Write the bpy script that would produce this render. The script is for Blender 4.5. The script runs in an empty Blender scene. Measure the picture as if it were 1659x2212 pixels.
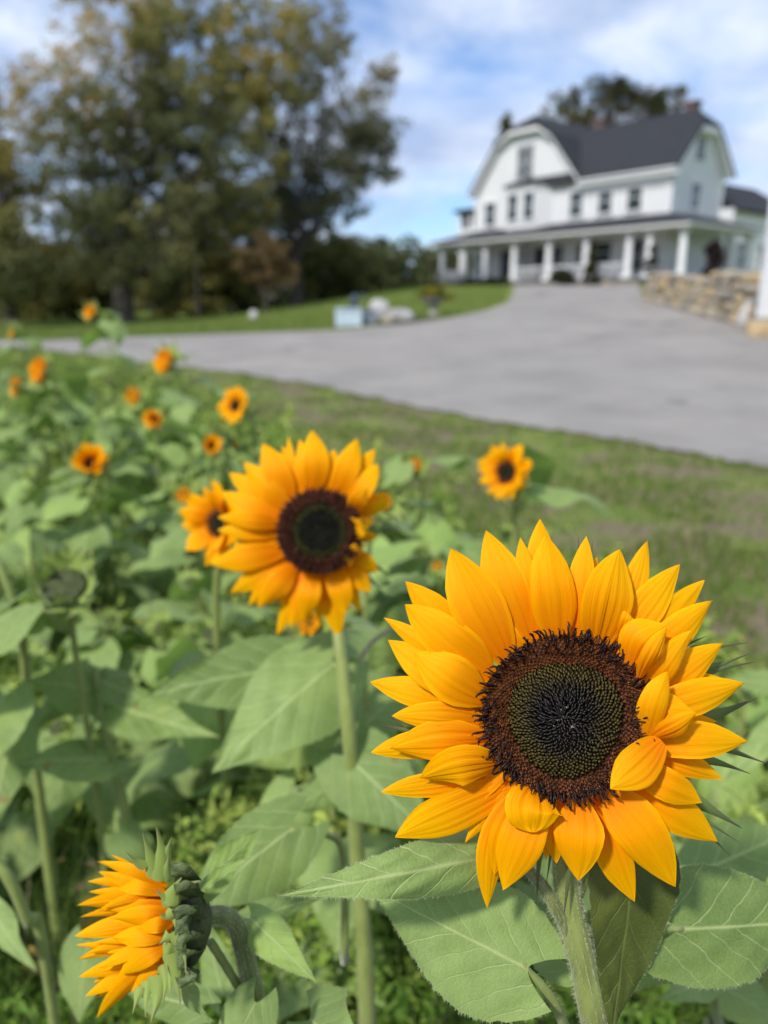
import bpy, math, random
import numpy as np
from mathutils import Vector, Matrix

random.seed(7)
rng = np.random.default_rng(7)
R_ = math.radians
scene = bpy.context.scene
col = scene.collection

# ------------------------------------------------------------------ camera
FPX, PW, PH = 1662.0, 1659.0, 2212.0
PITCH, EYE = R_(15.0), 1.25
camd = bpy.data.cameras.new('camera')
cam = bpy.data.objects.new('camera', camd)
col.objects.link(cam)
cam.location = (0, 0, EYE)
cam.rotation_euler = (R_(90) - PITCH, 0, 0)
camd.sensor_fit = 'VERTICAL'
camd.sensor_height = 24.0
camd.lens = 24.0 * FPX / PH
camd.clip_start = 0.02
camd.clip_end = 3000
camd.dof.use_dof = True
camd.dof.focus_distance = 0.418
camd.dof.aperture_fstop = 3.3
camd.dof.aperture_blades = 0
scene.camera = cam

# ------------------------------------------------------------------ world
SUN_EL, SUN_AZ = R_(46), R_(-140)      # azimuth of the sun measured from +Y clockwise
w = bpy.data.worlds.new('World')
scene.world = w
w.use_nodes = True
nt = w.node_tree
nt.nodes.clear()
N = nt.nodes.new
out = N('ShaderNodeOutputWorld'); bg = N('ShaderNodeBackground')
sky = N('ShaderNodeTexSky'); sky.sky_type = 'NISHITA'; sky.sun_disc = False
sky.sun_elevation = SUN_EL; sky.sun_rotation = SUN_AZ
sky.air_density = 1.0; sky.dust_density = 0.6; sky.ozone_density = 2.0
tc = N('ShaderNodeTexCoord'); sep = N('ShaderNodeSeparateXYZ')
nt.links.new(tc.outputs['Generated'], sep.inputs[0])
addz = N('ShaderNodeMath'); addz.operation = 'ADD'; addz.inputs[1].default_value = 0.30
mx = N('ShaderNodeMath'); mx.operation = 'MAXIMUM'; mx.inputs[1].default_value = 0.0
nt.links.new(sep.outputs[2], mx.inputs[0]); nt.links.new(mx.outputs[0], addz.inputs[0])
dx = N('ShaderNodeMath'); dx.operation = 'DIVIDE'; dy = N('ShaderNodeMath'); dy.operation = 'DIVIDE'
nt.links.new(sep.outputs[0], dx.inputs[0]); nt.links.new(addz.outputs[0], dx.inputs[1])
nt.links.new(sep.outputs[1], dy.inputs[0]); nt.links.new(addz.outputs[0], dy.inputs[1])
cmb = N('ShaderNodeCombineXYZ')
nt.links.new(dx.outputs[0], cmb.inputs[0]); nt.links.new(dy.outputs[0], cmb.inputs[1])
n1 = N('ShaderNodeTexNoise'); n1.inputs['Scale'].default_value = 2.4; n1.inputs['Detail'].default_value = 7
n1.inputs['Roughness'].default_value = 0.56; n1.inputs['Distortion'].default_value = 0.35
mp = N('ShaderNodeMapping'); mp.inputs['Location'].default_value = (25.5, 18.2, 0.0)
nt.links.new(cmb.outputs[0], mp.inputs[0]); nt.links.new(mp.outputs[0], n1.inputs['Vector'])
ramp = N('ShaderNodeValToRGB')
ramp.color_ramp.elements[0].position = 0.30; ramp.color_ramp.elements[0].color = (0, 0, 0, 1)
ramp.color_ramp.elements[1].position = 0.56; ramp.color_ramp.elements[1].color = (1, 1, 1, 1)
nt.links.new(n1.outputs['Fac'], ramp.inputs[0])
n2 = N('ShaderNodeTexNoise'); n2.inputs['Scale'].default_value = 3.2; n2.inputs['Detail'].default_value = 5
mp2 = N('ShaderNodeMapping'); mp2.inputs['Location'].default_value = (8.3, 4.4, 0.0)
nt.links.new(cmb.outputs[0], mp2.inputs[0]); nt.links.new(mp2.outputs[0], n2.inputs['Vector'])
cr = N('ShaderNodeValToRGB')
cr.color_ramp.elements[0].position = 0.33; cr.color_ramp.elements[0].color = (3.3, 4.2, 6.2, 1)
cr.color_ramp.elements[1].position = 0.62; cr.color_ramp.elements[1].color = (5.9, 6.6, 7.8, 1)
nt.links.new(n2.outputs['Fac'], cr.inputs[0])
bl = N('ShaderNodeMix'); bl.data_type = 'RGBA'; bl.blend_type = 'MULTIPLY'
bl.inputs[0].default_value = 1.0; bl.inputs[7].default_value = (0.85, 1.0, 1.25, 1)
nt.links.new(sky.outputs[0], bl.inputs[6])
mixc = N('ShaderNodeMix'); mixc.data_type = 'RGBA'
nt.links.new(ramp.outputs[0], mixc.inputs[0]); nt.links.new(bl.outputs[2], mixc.inputs[6]); nt.links.new(cr.outputs[0], mixc.inputs[7])
nt.links.new(mixc.outputs[2], bg.inputs[0])
bg.inputs[1].default_value = 0.10
nt.links.new(bg.outputs[0], out.inputs[0])

# ------------------------------------------------------------------ sun
sund = bpy.data.lights.new('sun', 'SUN'); sund.energy = 2.9; sund.angle = R_(5); sund.color = (1.0, 0.955, 0.88)
sun = bpy.data.objects.new('sun', sund); col.objects.link(sun)
sdir = Vector((math.sin(SUN_AZ) * math.cos(SUN_EL), math.cos(SUN_AZ) * math.cos(SUN_EL), math.sin(SUN_EL)))
sun.rotation_euler = sdir.to_track_quat('Z', 'Y').to_euler()
sun.location = (0, 0, 30)

vs = scene.view_settings
vs.view_transform = 'Standard'; vs.look = 'None'; vs.exposure = 0.50; vs.gamma = 1.0; vs.use_curve_mapping = False
scene.cycles.use_denoising = True
scene.cycles.max_bounces = 7
scene.cycles.transmission_bounces = 4
scene.cycles.transparent_max_bounces = 8
scene.cycles.sample_clamp_indirect = 6

# ------------------------------------------------------------------ helpers
CAM = np.array([0, 0, EYE])
CR = np.array([1.0, 0, 0])
CF = np.array([0, math.cos(PITCH), -math.sin(PITCH)])
CU = np.array([0, math.sin(PITCH), math.cos(PITCH)])

def P(px, py, z):
    return CAM + CR * ((px - PW / 2) / FPX * z) + CU * ((PH / 2 - py) / FPX * z) + CF * z

def sm(x):
    x = np.clip(x, 0, 1)
    return x * x * (3 - 2 * x)

def hgt(x, y):
    x = np.asarray(x, float); y = np.asarray(y, float)
    t = 0.34 * x + 0.94 * y
    u = t - 9.0; lin = 0.070 * (np.sqrt(u * u + 12.0) + u) / 2; a = lin / (1 + (np.abs(lin) / 3.0) ** 4) ** 0.25
    g = 0.22 + 0.78 * sm((x + 14.0) / 19.0)
    far = sm((np.hypot(x, y) - 75) / 200) * 2.0
    return a * g + 0.03 * np.sin(x * 0.7) * np.cos(y * 0.6) * sm((t - 4) / 6) - far * 0.4

def gp(px, py, maxd=300):
    d = P(px, py, 1.0) - CAM
    t = 1.0
    while t < maxd:
        q = CAM + d * t
        if q[2] <= float(hgt(q[0], q[1])):
            lo, hi = t / 1.02 - 0.05, t
            for _ in range(30):
                m = (lo + hi) / 2; q = CAM + d * m
                if q[2] <= float(hgt(q[0], q[1])): hi = m
                else: lo = m
            return CAM + d * hi
        t = t * 1.015 + 0.02
    return CAM + d * maxd

def at_depth(px, py, z):      # ground point under the ray at a forward depth
    q = P(px, py, z)
    return np.array([q[0], q[1], float(hgt(q[0], q[1]))])

ORG = {}

def link(o, parent=None, origin=None):
    col.objects.link(o)
    og = np.array(origin if origin is not None else (0, 0, 0), float)
    if parent is not None:
        o.parent = parent
        po = ORG.get(parent.name, np.zeros(3))
        o.location = Vector(og - po)
    else:
        o.location = Vector(og)
    ORG[o.name] = og
    return o

def tagit(o, label=None, cat=None, group=None, kind=None):
    if label: o['label'] = label
    if cat: o['category'] = cat
    if group: o['group'] = group
    if kind: o['kind'] = kind
    return o

def empty(name, origin, label, cat, group=None):
    o = bpy.data.objects.new(name, None)
    o.empty_display_size = 0.1
    link(o, None, origin)
    return tagit(o, label, cat, group)

def make_mesh(name, V, Fc, mats, uv=None, colr=None, smooth=True, mi=None):
    me = bpy.data.meshes.new(name)
    V = np.asarray(V, dtype=np.float32)
    if isinstance(Fc, np.ndarray):
        nf, k = Fc.shape
        me.vertices.add(len(V)); me.vertices.foreach_set('co', V.ravel())
        me.loops.add(nf * k); me.loops.foreach_set('vertex_index', Fc.astype(np.int32).ravel())
        me.polygons.add(nf)
        me.polygons.foreach_set('loop_start', np.arange(0, nf * k, k, dtype=np.int32))
        me.polygons.foreach_set('loop_total', np.full(nf, k, dtype=np.int32))
        me.update(calc_edges=True)
    else:
        me.from_pydata([tuple(map(float, v)) for v in V], [], [tuple(map(int, f)) for f in Fc])
    me.polygons.foreach_set('use_smooth', np.full(len(me.polygons), smooth, dtype=bool))
    if uv is not None:
        li = np.empty(len(me.loops), dtype=np.int32); me.loops.foreach_get('vertex_index', li)
        l = me.uv_layers.new(name='UVMap')
        l.data.foreach_set('uv', np.asarray(uv, dtype=np.float32)[li].ravel())
    if colr is not None:
        a = me.color_attributes.new('col', 'FLOAT_COLOR', 'POINT')
        c = np.ones((len(V), 4), dtype=np.float32); c[:, :3] = colr
        a.data.foreach_set('color', c.ravel())
    for m in (mats if isinstance(mats, (list, tuple)) else [mats]):
        me.materials.append(m)
    if mi is not None:
        me.polygons.foreach_set('material_index', np.asarray(mi, dtype=np.int32))
    me.validate()
    me.update()
    return me

def wobj(name, V, Fc, mats, parent=None, origin=None, **k):
    """mesh object from world-space vertices"""
    V = np.asarray(V, float)
    if origin is None:
        origin = V.mean(axis=0)
    me = make_mesh(name, V - np.asarray(origin), Fc, mats, **k)
    return link(bpy.data.objects.new(name, me), parent, origin)

def lobj(name, me, parent, mat):
    """object placed by a local matrix under its parent"""
    o = bpy.data.objects.new(name, me)
    col.objects.link(o)
    o.parent = parent
    o.matrix_basis = mat
    return o

class MB:
    def __init__(s): s.v = []; s.f = []; s.uv = []; s.c = []
    def add(s, V, Fc, c=None):
        n = len(s.v); s.v += [tuple(x) for x in V]; s.f += [tuple(i + n for i in f) for f in Fc]
        s.c += [c if c is not None else (1, 1, 1)] * len(V)
        return s
    def box(s, x0, x1, y0, y1, z0, z1, c=None):
        V = [(x0, y0, z0), (x1, y0, z0), (x1, y1, z0), (x0, y1, z0), (x0, y0, z1), (x1, y0, z1), (x1, y1, z1), (x0, y1, z1)]
        return s.add(V, [(3, 2, 1, 0), (4, 5, 6, 7), (0, 1, 5, 4), (1, 2, 6, 5), (2, 3, 7, 6), (3, 0, 4, 7)], c)
    def slab(s, pts, th, d=None, c=None):
        pts = [Vector(p) for p in pts]
        if d is None:
            n = (pts[1] - pts[0]).cross(pts[2] - pts[0]).normalized()
            if n.z > 0: n = -n
            d = n
        d = Vector(d) * th; k = len(pts)
        V = [tuple(p) for p in pts] + [tuple(p + d) for p in pts]
        Fc = [tuple(range(k)), tuple(range(2 * k - 1, k - 1, -1))] + [(i, i + k, (i + 1) % k + k, (i + 1) % k) for i in range(k)]
        return s.add(V, Fc, c)
    def tube(s, pts, rad, n=8, c=None, cap=True):
        V, Fc = tube(pts, rad, n, cap)
        return s.add(V, Fc, c)
    def local(s, name, mat, parent, smooth=False):
        me = bpy.data.meshes.new(name)
        me.from_pydata(s.v, [], s.f)
        me.materials.append(mat)
        for p in me.polygons: p.use_smooth = smooth
        import bmesh
        b = bmesh.new(); b.from_mesh(me); bmesh.ops.recalc_face_normals(b, faces=b.faces); b.to_mesh(me); b.free()
        o = bpy.data.objects.new(name, me); col.objects.link(o); o.parent = parent
        return o

def catmull(pts, n):
    pts = np.asarray(pts, float)
    if len(pts) < 3:
        t = np.linspace(0, 1, n)[:, None]
        return pts[0] * (1 - t) + pts[-1] * t
    p = np.vstack([2 * pts[0] - pts[1], pts, 2 * pts[-1] - pts[-2]])
    o = []
    for u in np.linspace(0, len(pts) - 1 - 1e-6, n):
        i = int(u); t = u - i
        a, b, c_, d = p[i], p[i + 1], p[i + 2], p[i + 3]
        o.append(0.5 * ((2 * b) + (-a + c_) * t + (2 * a - 5 * b + 4 * c_ - d) * t * t + (-a + 3 * b - 3 * c_ + d) * t ** 3))
    return np.array(o)

def tube(pts, rad, n=8, cap=True):
    pts = np.asarray(pts, float); k = len(pts)
    rad = np.asarray(rad, float) if np.ndim(rad) else np.full(k, rad)
    if len(rad) != k: rad = np.interp(np.linspace(0, 1, k), np.linspace(0, 1, len(rad)), rad)
    T = np.gradient(pts, axis=0); T /= np.linalg.norm(T, axis=1)[:, None] + 1e-12
    up = np.array([0, 0, 1.0]) if abs(T[0][2]) < 0.9 else np.array([1.0, 0, 0])
    V = []; x = np.cross(T[0], up); x /= np.linalg.norm(x)
    for i in range(k):
        x = x - T[i] * np.dot(x, T[i]); x /= np.linalg.norm(x) + 1e-12
        y = np.cross(T[i], x)
        for j in range(n):
            a = 2 * math.pi * j / n
            V.append(pts[i] + (x * math.cos(a) + y * math.sin(a)) * rad[i])
    Fc = []
    for i in range(k - 1):
        for j in range(n):
            Fc.append((i * n + j, i * n + (j + 1) % n, (i + 1) * n + (j + 1) % n, (i + 1) * n + j))
    if cap:
        Fc.append(tuple(range(n - 1, -1, -1))); Fc.append(tuple((k - 1) * n + j for j in range(n)))
    return V, Fc

def grid_faces(ns, nt_):
    i, j = np.meshgrid(np.arange(ns - 1), np.arange(nt_ - 1), indexing='ij')
    a = (i * nt_ + j).ravel()
    return np.stack([a, a + 1, a + nt_ + 1, a + nt_], axis=1)

def unit(v):
    v = np.asarray(v, float); return v / (np.linalg.norm(v) + 1e-12)

# ------------------------------------------------------------------ materials
def newmat(name):
    m = bpy.data.materials.new(name); m.use_nodes = True
    t = m.node_tree; t.nodes.clear()
    return m, t

class NT:
    def __init__(s, name):
        s.m, s.t = newmat(name); s.o = s.n('ShaderNodeOutputMaterial')
    def n(s, ty, **k):
        q = s.t.nodes.new(ty)
        for a, b in k.items(): setattr(q, a, b)
        return q
    def l(s, a, b): s.t.links.new(a, b)
    def math(s, op, a, b=None, c=None, clamp=False):
        q = s.n('ShaderNodeMath', operation=op); q.use_clamp = clamp
        for i, v in enumerate((a, b, c)):
            if v is None: continue
            if hasattr(v, 'is_linked'): s.l(v, q.inputs[i])
            else: q.inputs[i].default_value = v
        return q.outputs[0]
    def mix(s, f, a, b, bt='MIX'):
        q = s.n('ShaderNodeMix', data_type='RGBA', blend_type=bt)
        for i, v in ((0, f), (6, a), (7, b)):
            if hasattr(v, 'is_linked'): s.l(v, q.inputs[i])
            elif i == 0: q.inputs[0].default_value = v
            else: q.inputs[i].default_value = (*v, 1)
        return q.outputs[2]
    def noise(s, vec, scale, detail=3, rough=0.5, dist=0):
        q = s.n('ShaderNodeTexNoise')
        q.inputs['Scale'].default_value = scale; q.inputs['Detail'].default_value = detail
        q.inputs['Roughness'].default_value = rough; q.inputs['Distortion'].default_value = dist
        if vec is not None: s.l(vec, q.inputs['Vector'])
        return q.outputs['Fac']
    def ramp(s, f, a, b, ca=(0, 0, 0), cb=(1, 1, 1)):
        q = s.n('ShaderNodeValToRGB'); e = q.color_ramp.elements
        e[0].position = a; e[0].color = (*ca, 1); e[1].position = b; e[1].color = (*cb, 1)
        s.l(f, q.inputs[0]); return q.outputs[0]
    def mapv(s, vec, sc):
        q = s.n('ShaderNodeMapping'); q.inputs['Scale'].default_value = sc; s.l(vec, q.inputs[0]); return q.outputs[0]
    def bump(s, h, st, dist=1.0):
        q = s.n('ShaderNodeBump'); q.inputs['Strength'].default_value = st; q.inputs['Distance'].default_value = dist
        s.l(h, q.inputs['Height']); return q.outputs[0]
    def pbsdf(s, c, rough=0.6, nrm=None, spec=0.5, sheen=0.0):
        q = s.n('ShaderNodeBsdfPrincipled')
        if hasattr(c, 'is_linked'): s.l(c, q.inputs['Base Color'])
        else: q.inputs['Base Color'].default_value = (*c, 1)
        if hasattr(rough, 'is_linked'): s.l(rough, q.inputs['Roughness'])
        else: q.inputs['Roughness'].default_value = rough
        q.inputs['Specular IOR Level'].default_value = spec
        q.inputs['Sheen Weight'].default_value = sheen
        q.inputs['Sheen Roughness'].default_value = 0.4
        if nrm is not None: s.l(nrm, q.inputs['Normal'])
        return q.outputs[0]
    def fin(s, a, tr=None, f=0.3, nrm=None):
        if tr is not None:
            q = s.n('ShaderNodeBsdfTranslucent')
            if hasattr(tr, 'is_linked'): s.l(tr, q.inputs[0])
            else: q.inputs[0].default_value = (*tr, 1)
            if nrm is not None: s.l(nrm, q.inputs['Normal'])
            mx_ = s.n('ShaderNodeMixShader'); mx_.inputs[0].default_value = f
            s.l(a, mx_.inputs[1]); s.l(q.outputs[0], mx_.inputs[2]); a = mx_.outputs[0]
        s.l(a, s.o.inputs[0]); return s.m

def simple(name, c, rough=0.7, var=0.15, scale=8, bump=0.0, spec=0.4, obj=True):
    s = NT(name)
    v = s.n('ShaderNodeTexCoord').outputs['Object']
    n = s.noise(v, scale, 5)
    f = s.ramp(n, 0.3, 0.7)
    cc = s.mix(f, tuple(x * (1 - var) for x in c), tuple(min(1, x * (1 + var)) for x in c))
    nr = s.bump(n, bump, 0.05) if bump else None
    return s.fin(s.pbsdf(cc, rough, nr, spec))

def leaf_mat(name, dark, light, vein, tr, trf=0.28, spots=True, bumpd=0.0022, sheen=0.12):
    s = NT(name)
    uvn = s.n('ShaderNodeUVMap'); sp = s.n('ShaderNodeSeparateXYZ'); s.l(uvn.outputs[0], sp.inputs[0])
    x = s.math('SUBTRACT', sp.outputs[0], 0.5); ax = s.math('ABSOLUTE', x); y = sp.outputs[1]
    oi = s.n('ShaderNodeObjectInfo').outputs['Random']
    obj = s.n('ShaderNodeTexCoord').outputs['Object']
    wob = s.math('MULTIPLY', s.math('SUBTRACT', s.noise(uvn.outputs[0], 4.0, 3), 0.5), 0.16)
    # side veins: phase rises along the midrib and falls outward
    sgn = s.math('MULTIPLY', s.math('SIGN', x), 0.25)
    ph = s.math('SUBTRACT', y, s.math('MULTIPLY', s.math('POWER', ax, 0.80), 1.05))
    ph = s.math('ADD', s.math('MULTIPLY', s.math('ADD', ph, wob), 5.2), sgn)
    fr = s.math('ABSOLUTE', s.math('SUBTRACT', s.math('FRACT', ph), 0.5))     # 0.5 at the vein edges, 0 mid
    vv = s.math('SUBTRACT', 0.5, fr)
    wv = s.math('SUBTRACT', 0.055, s.math('MULTIPLY', ax, 0.09))
    side = s.math('SUBTRACT', 1.0, s.math('DIVIDE', vv, wv), clamp=True)
    wm = s.math('SUBTRACT', 0.017, s.math('MULTIPLY', y, 0.012))
    mid = s.math('SUBTRACT', 1.0, s.math('DIVIDE', ax, wm), clamp=True)
    vn = s.math('MAXIMUM', s.math('MULTIPLY', side, 0.85), mid)
    vor = s.n('ShaderNodeTexVoronoi', feature='DISTANCE_TO_EDGE'); vor.inputs['Scale'].default_value = 26
    s.l(uvn.outputs[0], vor.inputs['Vector'])
    ret = s.math('SUBTRACT', 1.0, s.math('MULTIPLY', vor.outputs[0], 9.0), clamp=True)
    big = s.noise(obj, 11, 4, 0.6)
    f = s.math('ADD', s.math('MULTIPLY', s.ramp(big, 0.3, 0.7), 0.45), s.math('MULTIPLY', oi, 0.6), clamp=True)
    c = s.mix(f, dark, light)
    med = s.noise(obj, 38, 3, 0.6)
    c = s.mix(s.math('MULTIPLY', s.ramp(med, 0.38, 0.66), 0.30), c, tuple(a * 0.62 for a in dark))
    fine = s.noise(uvn.outputs[0], 90, 3, 0.7)
    c = s.mix(s.math('MULTIPLY', s.ramp(fine, 0.35, 0.75), 0.22), c, tuple(min(1, a * 1.5 + 0.03) for a in light))
    c = s.mix(s.math('MULTIPLY', ret, 0.08), c, vein)
    c = s.mix(s.math('MULTIPLY', vn, 0.9), c, vein)
    if spots:
        sn = s.noise(obj, 23, 2, 0.4)
        c = s.mix(s.ramp(sn, 0.70, 0.74), c, (0.24, 0.17, 0.05))
        yn = s.noise(obj, 6.5, 3, 0.5); c = s.mix(s.math('MULTIPLY', s.ramp(yn, 0.60, 0.72), 0.35), c, (0.38, 0.40, 0.06))
    hgt_ = s.math('ADD', s.math('MULTIPLY', s.math('MINIMUM', s.math('SUBTRACT', 0.5, s.math('MULTIPLY', vn, 0.5)), 0.5), 0.7), s.math('SUBTRACT', s.math('MULTIPLY', fine, 0.12), s.math('MULTIPLY', ret, 0.09)))
    nr = s.bump(hgt_, 0.6, bumpd)
    return s.fin(s.pbsdf(c, 0.58, nr, 0.35, sheen), s.mix(0.5, c, tr), trf, nr)

def petal_mat(name, base, tip):
    s = NT(name)
    uvn = s.n('ShaderNodeUVMap'); sp = s.n('ShaderNodeSeparateXYZ'); s.l(uvn.outputs[0], sp.inputs[0])
    oi = s.n('ShaderNodeObjectInfo').outputs['Random']
    st = s.noise(s.mapv(uvn.outputs[0], (30, 1.4, 1)), 1.0, 4, 0.6)
    y = s.math('ADD', sp.outputs[1], s.math('MULTIPLY', s.math('SUBTRACT', oi, 0.5), 0.25))
    f = s.ramp(s.math('ADD', y, s.math('MULTIPLY', s.math('SUBTRACT', st, 0.5), 0.35)), 0.05, 0.85)
    c = s.mix(f, base, tip)
    edge = s.ramp(s.math('ABSOLUTE', s.math('SUBTRACT', sp.outputs[0], 0.5)), 0.34, 0.5)
    c = s.mix(s.math('MULTIPLY', edge, 0.45), c, (tip[0], tip[1] * 1.12, tip[2]))
    c = s.mix(s.math('MULTIPLY', s.ramp(st, 0.50, 0.66), 0.5), c, (base[0] * .92, base[1] * 0.85, base[2]))
    nr = s.bump(st, 0.35, 0.0012)
    return s.fin(s.pbsdf(c, 0.55, nr, 0.10, 0.0), s.mix(0.5, c, (0.95, 0.40, 0.0)), 0.28, nr)

M = {}
M['petal'] = petal_mat('petal_yellow', (0.90, 0.245, 0.0), (0.95, 0.475, 0.0))
M['leaf'] = leaf_mat('sunflower_leaf', (0.115, 0.185, 0.042), (0.31, 0.42, 0.125), (0.48, 0.56, 0.23), (0.30, 0.52, 0.05), 0.30)
M['leaf_shaded'] = leaf_mat('sunflower_leaf_shaded', (0.046, 0.066, 0.006), (0.070, 0.092, 0.009), (0.12, 0.14, 0.025), (0.08, 0.16, 0.01), 0.12, sheen=0.08)  # sunflower leaf under the big flower; its shade is painted into darker greens
M['leaf_young'] = leaf_mat('sunflower_leaf_young', (0.22, 0.34, 0.07), (0.34, 0.47, 0.12), (0.50, 0.60, 0.24), (0.25, 0.45, 0.04), 0.30, spots=False)

def stem_mat(name, a, b):
    s = NT(name)
    o = s.n('ShaderNodeTexCoord').outputs['Object']
    n = s.noise(s.mapv(o, (1, 1, 0.15)), 160, 4, 0.6)
    g = s.noise(o, 14, 3)
    c = s.mix(s.ramp(g, 0.35, 0.65), a, b)
    c = s.mix(s.math('MULTIPLY', s.ramp(n, 0.4, 0.7), 0.35), c, (0.36, 0.42, 0.15))
    nr = s.bump(n, 0.5, 0.001)
    return s.fin(s.pbsdf(c, 0.5, nr, 0.4, 0.3))
M['stem'] = stem_mat('sunflower_stem', (0.17, 0.21, 0.045), (0.25, 0.30, 0.075))
M['stem_dry'] = stem_mat('dry_stem', (0.20, 0.13, 0.085), (0.27, 0.19, 0.12))
M['stem_grey'] = stem_mat('grey_stem', (0.10, 0.115, 0.035), (0.16, 0.18, 0.050))
s = NT('bract_green'); uvn = s.n('ShaderNodeUVMap'); sp = s.n('ShaderNodeSeparateXYZ'); s.l(uvn.outputs[0], sp.inputs[0])
c = s.mix(s.ramp(sp.outputs[1], 0.45, 0.95), (0.12, 0.19, 0.05), (0.075, 0.045, 0.035))
M['bract'] = s.fin(s.pbsdf(c, 0.6, None, 0.3, 0.4), (0.15, 0.25, 0.04), 0.2)
M['bract_scale'] = simple('bract_scale_green', (0.085, 0.115, 0.036), 0.6, 0.4, 70, 0.3)
M['bract_dark'] = simple('bract_dark', (0.035, 0.055, 0.018), 0.6, 0.35, 90, 0.3)
s = NT('bract_pale'); uvn = s.n('ShaderNodeUVMap'); sp = s.n('ShaderNodeSeparateXYZ'); s.l(uvn.outputs[0], sp.inputs[0])
c = s.mix(s.ramp(sp.outputs[1], 0.6, 1.0), (0.28, 0.37, 0.08), (0.28, 0.25, 0.11))
M['bract_pale'] = s.fin(s.pbsdf(c, 0.6, None, 0.3, 0.4), (0.25, 0.35, 0.05), 0.25)
M['recept'] = simple('receptacle_green', (0.050, 0.062, 0.018), 0.7, 0.3, 60, 0.4)
s = NT('fine_hair'); M['hair'] = s.fin(s.pbsdf((0.58, 0.60, 0.36), 0.5, None, 0.5), (0.6, 0.65, 0.45), 0.5)
def vcol(name, rough=0.5, spec=0.4, tr=None, nz=0.0):
    s = NT(name); a = s.n('ShaderNodeAttribute', attribute_name='col'); c = a.outputs['Color']
    if nz:
        o = s.n('ShaderNodeTexCoord').outputs['Object']
        c = s.mix(s.math('MULTIPLY', s.ramp(s.noise(o, nz, 3), 0.3, 0.7), 0.4), c, (0.02, 0.02, 0.015), 'MIX')
    if tr: return s.fin(s.pbsdf(c, rough, None, spec), c, tr)
    return s.fin(s.pbsdf(c, rough, None, spec))
M['floret'] = vcol('disc_floret', 0.42, 0.32)
M['floret_soft'] = vcol('small_disc_floret', 0.75, 0.12)
M['disc'] = simple('disc_brown', (0.035, 0.022, 0.010), 0.8, 0.4, 300)
M['disc_small'] = simple('disc_small_brown', (0.028, 0.014, 0.006), 0.7, 0.4, 300)
M['anther'] = simple('anther_dark', (0.016, 0.0065, 0.005), 0.45, 0.4, 400, 0, 0.25)
M['weed'] = vcol('weed_leaves', 0.55, 0.3, 0.35)
M['treeleaf'] = vcol('tree_leaves', 0.6, 0.25, 0.42)
M['grass'] = vcol('grass_blades', 0.6, 0.25, 0.30)
s = NT('bark'); o = s.n('ShaderNodeTexCoord').outputs['Object']; n = s.noise(s.mapv(o, (1, 1, 0.25)), 9, 6, 0.65)
M['bark'] = s.fin(s.pbsdf(s.mix(s.ramp(n, 0.35, 0.65), (0.030, 0.026, 0.022), (0.09, 0.078, 0.066)), 0.9, s.bump(n, 0.8, 0.06), 0.2))

# ground: soil in the field, patchy grass elsewhere
s = NT('ground_cover')
geo = s.n('ShaderNodeNewGeometry').outputs['Position']
a = s.n('ShaderNodeAttribute', attribute_name='col'); ss = s.n('ShaderNodeSeparateColor'); s.l(a.outputs['Color'], ss.inputs[0])
g1 = s.noise(geo, 1.1, 6, 0.6); g2 = s.noise(geo, 30, 4, 0.7); g3 = s.noise(geo, 2.6, 6, 0.7)
gc = s.mix(s.ramp(g3, 0.38, 0.60), (0.090, 0.150, 0.022), (0.20, 0.235, 0.055))
gc = s.mix(s.math('MULTIPLY', s.ramp(g2, 0.4, 0.7), 0.4), gc, (0.17, 0.17, 0.06))
br = s.mix(s.ramp(g2, 0.35, 0.7), (0.11, 0.085, 0.055), (0.27, 0.225, 0.14))
patch = s.math('MULTIPLY', s.ramp(s.math('ADD', g1, s.math('MULTIPLY', s.math('SUBTRACT', g3, 0.5), 0.8)), 0.44, 0.58), ss.outputs[1])
gc = s.mix(patch, gc, br)
soil = s.mix(s.ramp(g3, 0.3, 0.7), (0.030, 0.026, 0.014), (0.075, 0.058, 0.036))
gc = s.mix(ss.outputs[0], gc, soil)
M['ground'] = s.fin(s.pbsdf(gc, 0.95, s.bump(g2, 0.7, 0.03), 0.15))

s = NT('asphalt'); geo = s.n('ShaderNodeNewGeometry').outputs['Position']
g1 = s.noise(geo, 0.7, 7, 0.7); g2 = s.noise(geo, 140, 3, 0.8); g3 = s.noise(s.mapv(geo, (0.3, 1.6, 1)), 0.8, 4)
ac = s.mix(s.ramp(g1, 0.3, 0.7), (0.225, 0.208, 0.190), (0.365, 0.338, 0.305))
ac = s.mix(s.math('MULTIPLY', s.ramp(g3, 0.45, 0.7), 0.4), ac, (0.31, 0.29, 0.27))
ac = s.mix(s.math('MULTIPLY', s.ramp(g2, 0.45, 0.6), 0.35), ac, (0.14, 0.135, 0.13))
pa = s.noise(geo, 0.8, 2); ac = s.mix(s.math('MULTIPLY', s.ramp(pa, 0.66, 0.70), 0.7), ac, (0.14, 0.135, 0.13))
M['asphalt'] = s.fin(s.pbsdf(ac, 0.9, s.bump(g2, 0.5, 0.01), 0.2))

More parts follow.
